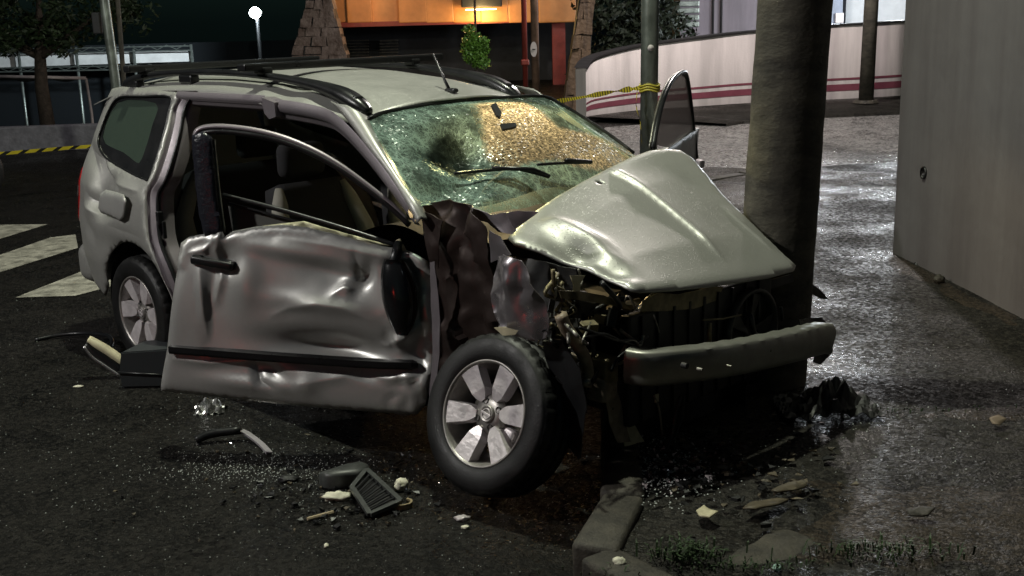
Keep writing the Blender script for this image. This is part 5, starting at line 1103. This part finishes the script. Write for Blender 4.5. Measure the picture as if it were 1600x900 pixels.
crum('shade_tray', [(1000, 700), (1120, 705), (1240, 680), (1290, 660), (1250, 720), (1120, 750), (1020, 740)], u=3.0, m=M_eng, amp=.03, sc=6, step=.05, seed=23)  # second black sheet added in the same shadow, lower down
# broken far corner
for pl, u_, m_ in (([(1225, 398), (1256, 390), (1257, 408), (1245, 416)], 2.9, M_gold), ([(1236, 425), (1258, 430), (1272, 428), (1270, 444), (1282, 452), (1295, 468), (1284, 467), (1262, 455), (1240, 443)], 3.0, M_trim), ([(1240, 410), (1256, 404), (1256, 430), (1246, 432)], 2.95, M_trim), ([(1250, 500), (1285, 496), (1292, 506), (1270, 512), (1252, 512)], 3.22, M_trim), ([(1270, 555), (1296, 535), (1296, 556), (1282, 570), (1268, 566)], 3.24, M_trim)):
    crum('headlamp_shard', pl, u=u_, m=m_, amp=.012, seed=30)
# ================================================================== debris on the road and pavement
def gpl(name, label, cat, px, z0, hfn, m, th_=.006, step=.02, group=None, lift=0):
    """thin bent piece lying on the ground, outline on the ground plane"""
    P = [onz(x, y, z0) for x, y in px]; c = sum(P, Vector()) / len(P); Q = [(p.x - c.x, p.y - c.y) for p in P]
    V, F = skin(Q, [], lambda a, b, d: (a, b, hfn(a, b, d)), step); o = mesh(name, V, F, m, None, True, (c.x, c.y, z0)); solid(o, th_, 0)
    return tag(o, label, cat, group)
def gtube(path, z=0): return [onz(x, y, z_) for x, y, z_ in path]
# loose sill trim beside the rear wheel
b0 = onz(228, 603, .01); t = thing('sill_trim', 'dark grey plastic sill trim box lying beside the rear wheel', 'car part', b0, -.02)
pts = [onplane(x, y, b0, Vector((0, 1, 0))) - b0 for x, y in ((188, 551), (268, 545), (272, 562), (258, 604), (190, 606), (185, 582))]
V = [p for p in pts] + [p + Vector((.05, .22, .0)) for p in pts]; k = len(pts)
bm = bmesh.new(); vs = [bm.verts.new(v) for v in V]; bm.faces.new(vs[:k]); bm.faces.new(vs[k:][::-1])
for i in range(k): bm.faces.new((vs[i], vs[i+k], vs[(i+1) % k + k], vs[(i+1) % k]))
bmesh.ops.bevel(bm, geom=bm.edges[:], offset=.006, segments=2, affect='EDGES'); bmobj('trim_body', bm, mat('grey_plastic', (.035, .04, .042), .45, bump=.1, bscale=80), t)
tube('lower_lip', [pts[5] + Vector((0, -.004, .0)), (pts[2] + pts[3])/2 + Vector((0, -.004, -.01))], .006, M_trim, t, 6)
# torn bumper end
c0_ = onz(165, 585, .02); t = thing('bumper_fragment', 'torn curved bumper end with cream foam behind the sill trim', 'car part', c0_)
def fr_(px, dz=0, Y=None): return onplane(px[0], px[1], c0_, Vector((0, 1, 0))) - c0_ + Vector((0, dz, 0))
A = spline([fr_(p) for p in ((137, 530), (150, 535), (168, 545), (192, 562))], 5); B = spline([fr_(p) for p in ((133, 540), (146, 556), (166, 570), (190, 586))], 5); Cc = spline([fr_(p) for p in ((140, 548), (152, 562), (170, 575), (190, 590))], 5)
V, F = loft([[p + Vector((0, .03, 0)) for p in A], [a.lerp(b, .45) for a, b in zip(A, B)]]); solid(mesh('foam', V, F, M_cere, t, True), .02)
V, F = loft([[a.lerp(b, .4) + Vector((0, -.002, 0)) for a, b in zip(A, B)], [b + Vector((0, -.015, 0)) for b in B]]); solid(mesh('bumper_skin', V, F, M_trim, t, True), .006)
tube('chrome_edge', [p + Vector((0, -.02, 0)) for p in B], .008, mat('chrome_strip', (.6, .58, .6), .25, .9), t, 8)
P = spline(gtube([(55, 531, .01), (90, 524, .02), (130, 521, .03), (165, 524, .05), (175, 532, .06), (172, 544, .04), (166, 552, .01)]), 6)
o = tube('rubber_seal', [p - P[0] for p in P], .012, M_trim, None, 8); o.location = P[0]; tag(o, 'black rubber door seal curling on the road beside the rear wheel', 'seal')
# crumpled foil
c = onz(330, 642, 0); V, F = grid(14, 14, lambda i, j: Vector(((i - .5)*.14, (j - .5)*.12, max(.0, .05*(1 - ((i-.5)**2 + (j-.5)**2)*3.5) + .05*nz(i, j, 0, 4.5))))); o = mesh('crumpled_foil', V, F, mat('foil', (.7, .7, .68), .22, .9), None, False, c); tag(o, 'crumpled silver foil scrap on the road under the door', 'scrap')
# strips
P = gtube([(306, 688, .02), (330, 678, .04), (376, 672, .05)]); V, F = tubegeo([p - P[0] for p in spline(P, 5)], .02, 8); o = mesh('trim_strip', V, F, M_trim, None, True, P[0]); tag(o, 'black plastic trim strip on the road below the door', 'car part')
P = gtube([(378, 673, .045), (390, 680, .03), (408, 694, .012), (421, 708, .008)]); V, F = tubegeo([p - P[0] for p in spline(P, 5)], .011, 6, True, [(-1.3, -.4), (1.3, -.4), (1.3, .4), (-1.3, .4)]); o = mesh('metal_strip', V, F, mat('pale_strip', (.5, .47, .5), .4, .5), None, False, P[0]); tag(o, 'pale bent metal strip at the end of the black trim strip', 'scrap')
P = gtube([(480, 811, .01), (521, 800, .01)]); V, F = tubegeo([p - P[0] for p in P], .007, 6); o = mesh('stick', V, F, mat('pale_wood', (.42, .34, .22), .7), None, False, P[0]); tag(o, 'thin pale wooden stick on the road near the black grille panel', 'stick')
P = gtube([(500, 773, .008), (560, 774, .008)]); V, F = tubegeo([p - P[0] for p in P], .005, 6); o = mesh('rod', V, F, M_metal, None, False, P[0]); tag(o, 'thin grey metal rod under the black grille panel', 'rod')
# black vent panel with a rounded shroud
v0 = onz(575, 800, 0); t = thing('grille_panel', 'broken black plastic grille panel with rounded shroud on the road', 'car part', v0)
def vp(x, y, z): return onz(x, y, z) - v0
cor = [vp(572, 742, .05), vp(645, 786, .03), vp(577, 802, .02), vp(548, 760, .05)]
def bar(a, b, w_, m, nm): V, F = tubegeo([a, b], w_, 4, True, [(-1, -.7), (1, -.7), (1, .7), (-1, .7)]); mesh(nm, V, F, m, t)
cor = [vp(573, 734, .06), vp(626, 783, .03), vp(578, 804, .02), vp(550, 762, .045)]
M_gp = mat('grille_plastic', (.05, .053, .05), .45, var=.3, vscale=20)
for i in range(4): bar(cor[i], cor[(i+1) % 4], .010, M_gp, 'frame_bar')
for k in range(1, 8): f = k / 8; bar(cor[0].lerp(cor[1], f), cor[3].lerp(cor[2], f), .004, M_trim, 'louvre')
mesh('backing', [c_ - Vector((0, 0, .012)) for c_ in cor], [(0, 1, 2, 3)], M_eng, t)
sh = [vp(x, y, .055) for x, y in ((498, 742), (520, 735), (545, 727), (565, 724), (576, 728), (574, 736), (560, 742), (535, 744), (515, 746))]
shc = sum(sh, Vector()) / len(sh); V, F = loft([[p - Vector((0, 0, .05)) for p in sh], sh, [shc.lerp(p, .9) + Vector((0, 0, .012)) for p in sh], [shc.lerp(p, .3) + Vector((0, 0, .016)) for p in sh]], True); F.append(tuple(3*len(sh) + i for i in range(len(sh)))); mesh('shroud', V, F, M_gp, t, True)
P = spline([vp(x, y, .012) for x, y in ((612, 789), (626, 793), (640, 790), (643, 785), (636, 782))], 5)
V, F = tubegeo(P, .009, 6, True, [(-.4, -1.2), (.4, -1.2), (.4, 1.2), (-.4, 1.2)]); o = mesh('webbing_loop', [v - P[0] for v in V], F, mat('tan_strap', (.30, .24, .13), .6), None, False, v0 + P[0]); tag(o, 'small tan webbing loop at the corner of the black grille panel', 'strap')
def lump(name, label, cat, x, y, s, m, sq=(1, 1, .6), z=0):
    c = onz(x, y, z); bm = bmesh.new(); bmesh.ops.create_icosphere(bm, subdivisions=3, radius=s)
    for v in bm.verts: n_ = v.co.normalized(); v.co = Vector((v.co.x*sq[0], v.co.y*sq[1], v.co.z*sq[2])) * (1 + .45*noise.noise(n_*2.2 + Vector((x, y, 0))) + .2*noise.noise(n_*6 + Vector((y, x, 0))))
    for v in bm.verts: v.co.z = max(v.co.z + s*sq[2]*.7, 0)
    o = bmobj(name, bm, m, None, True); o.location = c; return tag(o, label, cat)
M_foam = mat('white_foam', (.68, .66, .52), .85, bump=.4, bscale=60)
lump('foam_scrap', 'flat off-white foam scrap left of the black grille panel', 'foam', 527, 780, .05, M_foam, (1.1, .6, .35))
lump('foam_scrap', 'small off-white foam lump right of the black grille panel', 'foam', 628, 765, .035, M_foam, (.8, .8, .8))
lump('plastic_shard', 'clear plastic shard on the road below the front wheel', 'shard', 722, 812, .025, M_lensw, (1.1, .8, .4))
lump('plastic_shard', 'tiny white shard below the clear shard near the front wheel', 'shard', 727, 825, .015, M_foam, (1, .8, .4))
lump('paper_scrap', 'small white scrap alone at the bottom of the road', 'scrap', 510, 855, .012, M_foam, (.7, 1, .7))
lump('paper_scrap', 'small white scrap on the road left of the door', 'scrap', 122, 605, .02, M_foam, (1.3, .5, .3))
lump('stone_chip', 'dark stone chip on the road left of the black grille panel', 'stone', 450, 752, .03, M_eng, (1.4, .8, .5))
lump('stone_chip', 'pale stone at the foot of the grey wall', 'stone', 1467, 441, .035, M_kerb, (1, 1, .8), .13)
lump('stone_chip', 'small pale stone in front of the kerb corner', 'stone', 968, 885, .022, M_foam, (1, .8, .8), .13)
lump('stone_chip', 'pale green pebble at the bottom edge of the pavement', 'stone', 1214, 890, .013, mat('pale_green', (.4, .6, .5), .4), (1, 1, .8), .13)
M_sliver = mat('tan_sliver', (.10, .08, .05), .6, var=.4, vscale=12)
wv_ = lambda s, k: (lambda a, b, d: .02 + .02*nz(a, b, k, s))
gpl('lit_sliver_or_shard', 'larger tan sliver of lit pavement, laid as a flat piece under the nose', 'car part', [(1160, 805), (1175, 795), (1215, 783), (1232, 785), (1215, 796), (1180, 808)], .14, wv_(8, 1), M_sliver)  # strip of lit concrete between shadows, built as a tan piece
gpl('lit_sliver_or_shard', 'smaller tan sliver of lit pavement, laid as a flat piece farther right', 'car part', [(1205, 775), (1230, 765), (1255, 758), (1262, 764), (1240, 773), (1215, 777)], .14, wv_(8, 2), M_sliver)  # another lit strip between the beam's shadows, coloured tan
gpl('lit_sliver_or_shard', 'pale shard among the broken glass near the kerb', 'car part', [(1088, 803), (1100, 797), (1112, 808), (1122, 812), (1108, 820), (1092, 816)], .14, wv_(12, 3), M_cere)
gpl('dead_leaf', 'dry leaf lying on the pavement right of the car', 'leaf', [(1545, 662), (1560, 657), (1573, 660), (1562, 669), (1550, 668)], .14, wv_(10, 4), mat('dry_leaf', (.16, .12, .08), .7), .003)
gpl('flat_plate', 'flat greyish plate on the mud at lower right', 'scrap', [(1415, 806), (1440, 802), (1460, 806), (1450, 813), (1420, 813)], .15, wv_(10, 5), M_kerb, .006)
# dark torn underbody liner dragged on to the pavement
c = onz(1290, 640, .13); V, F = grid(26, 12, lambda i, j: Vector(((i - .5)*.42, (j - .5)*.3, max(0, .02 + .13*gs(i, j, .55, .5, .25, .4)*(.6 + 1.2*nz(i, j, 0, 7)) + .03*nz(i, j, 2, 11))))); o = mesh('liner_scrap', V, F, M_eng, None, False, c); tag(o, 'heap of torn black liner on the pavement by the far end of the bumper beam', 'car part'); solid(o, .004)
# broken glass
def crumbs(name, n, fn, smin, smax, m):
    V = []; F = []
    for _ in range(n):
        p = fn(); s = random.uniform(smin, smax); k = len(V); a = random.uniform(0, 6.28)
        V += [p + Vector((s*cos(a + q), s*sin(a + q), random.uniform(0, .3)*s)) for q in (0, 2.1, 4.2)] + [p + Vector((0, 0, s*random.uniform(.6, 1.3)))]
        F += [(k, k+1, k+3), (k+1, k+2, k+3), (k+2, k, k+3)]
    return tag(mesh(name, V, F, m), kind='stuff')
M_crumb = mat('glass_crumb', (.62, .66, .62), .1, spec=1.0)
def onfloor(x, y, sx, sy):
    def f():
        p = onz(random.gauss(x, sx), random.gauss(y, sy), 0)
        return Vector((p.x, p.y, .14 if inpoly(p.x, p.y, SO) else .002))
    return f
a_ = onfloor(420, 720, 230, 60); b_ = onfloor(1020, 790, 55, 28); c_ = onfloor(620, 800, 300, 70); d_ = onfloor(120, 520, 160, 90); e_ = onfloor(1330, 700, 130, 60)
crumbs('glass_crumbs', 900, a_, .0015, .004, M_crumb); crumbs('glass_crumbs', 900, b_, .002, .006, M_crumb); crumbs('glass_crumbs', 350, c_, .0015, .004, M_crumb); crumbs('glass_crumbs', 180, d_, .0015, .004, M_crumb); crumbs('glass_crumbs', 700, onfloor(420, 735, 90, 14), .0015, .004, M_crumb); crumbs('glass_crumbs', 200, e_, .002, .005, M_crumb)
def shards(name, n, fn, m, smax=.03):
    V = []; F = []
    for _ in range(n):
        p = fn(); a = random.uniform(0, 6.28); k = len(V); q_ = [Vector((cos(a + t_), sin(a + t_), 0)) * random.uniform(.25, 1) * smax * random.uniform(.3, 1) for t_ in (0, 1.4, 2.9, 4.5)]; h = random.uniform(.001, .008)
        V += [p + v + Vector((0, 0, random.uniform(0, .012))) for v in q_] + [p + v + Vector((0, 0, h + random.uniform(0, .012))) for v in q_]
        F += [(k+4, k+5, k+6, k+7)] + [(k+i, k+(i+1) % 4, k+4+(i+1) % 4, k+4+i) for i in range(4)]
    return tag(mesh(name, V, F, m), kind='stuff')
shards('plastic_splinters', 90, onfloor(560, 770, 110, 35), M_trim); shards('plastic_splinters', 120, onfloor(1080, 770, 80, 40), M_eng, .045); shards('paint_splinters', 40, onfloor(520, 760, 150, 45), M_sliver, .018); shards('paint_splinters', 60, onfloor(1150, 790, 90, 30), M_sliver, .03); shards('lamp_splinters', 40, onfloor(1060, 790, 60, 30), M_lensw, .018)
# weeds in the kerb joints
def weed(px, py, rx, ry, n, h, label, z=.14):
    c = onz(px, py, z); V = []; F = []
    for _ in range(n):
        b = Vector((random.gauss(0, rx), random.gauss(0, ry), 0)); a = random.uniform(0, 6.28); L = h*random.uniform(.4, 1.2); d = Vector((cos(a), sin(a), 0)); e = Vector((-sin(a), cos(a), 0))*random.uniform(.0015, .0032); ln_ = random.uniform(.3, 1.0)
        k = len(V); V += [b - e, b + e, b + d*L*.4*ln_ + Vector((0, 0, L*.65)) + e*1.3, b + d*L*.4*ln_ + Vector((0, 0, L*.65)) - e*1.3, b + d*L*ln_ + Vector((0, 0, L*.7))]; F += [(k, k+1, k+2, k+3), (k+3, k+2, k+4)]
    o = mesh('weed_clump', V, F, M_grass, None, False, c); tag(o, label, 'weeds', 'weeds along the kerb'); o['kind'] = 'stuff'
weed(1072, 872, .05, .03, 150, .06, 'leafy green weed clump beside the kerb corner')
weed(1375, 866, .12, .03, 170, .05, 'wide grassy weed clump on the mud at bottom right')
weed(1180, 886, .08, .015, 60, .03, 'low weeds between the two larger clumps')
weed(1420, 642, .25, .02, 90, .02, 'thin line of moss and weeds across the pavement')
weed(1150, 890, .3, .01, 60, .03, 'sparse blades along the bottom kerb joint')
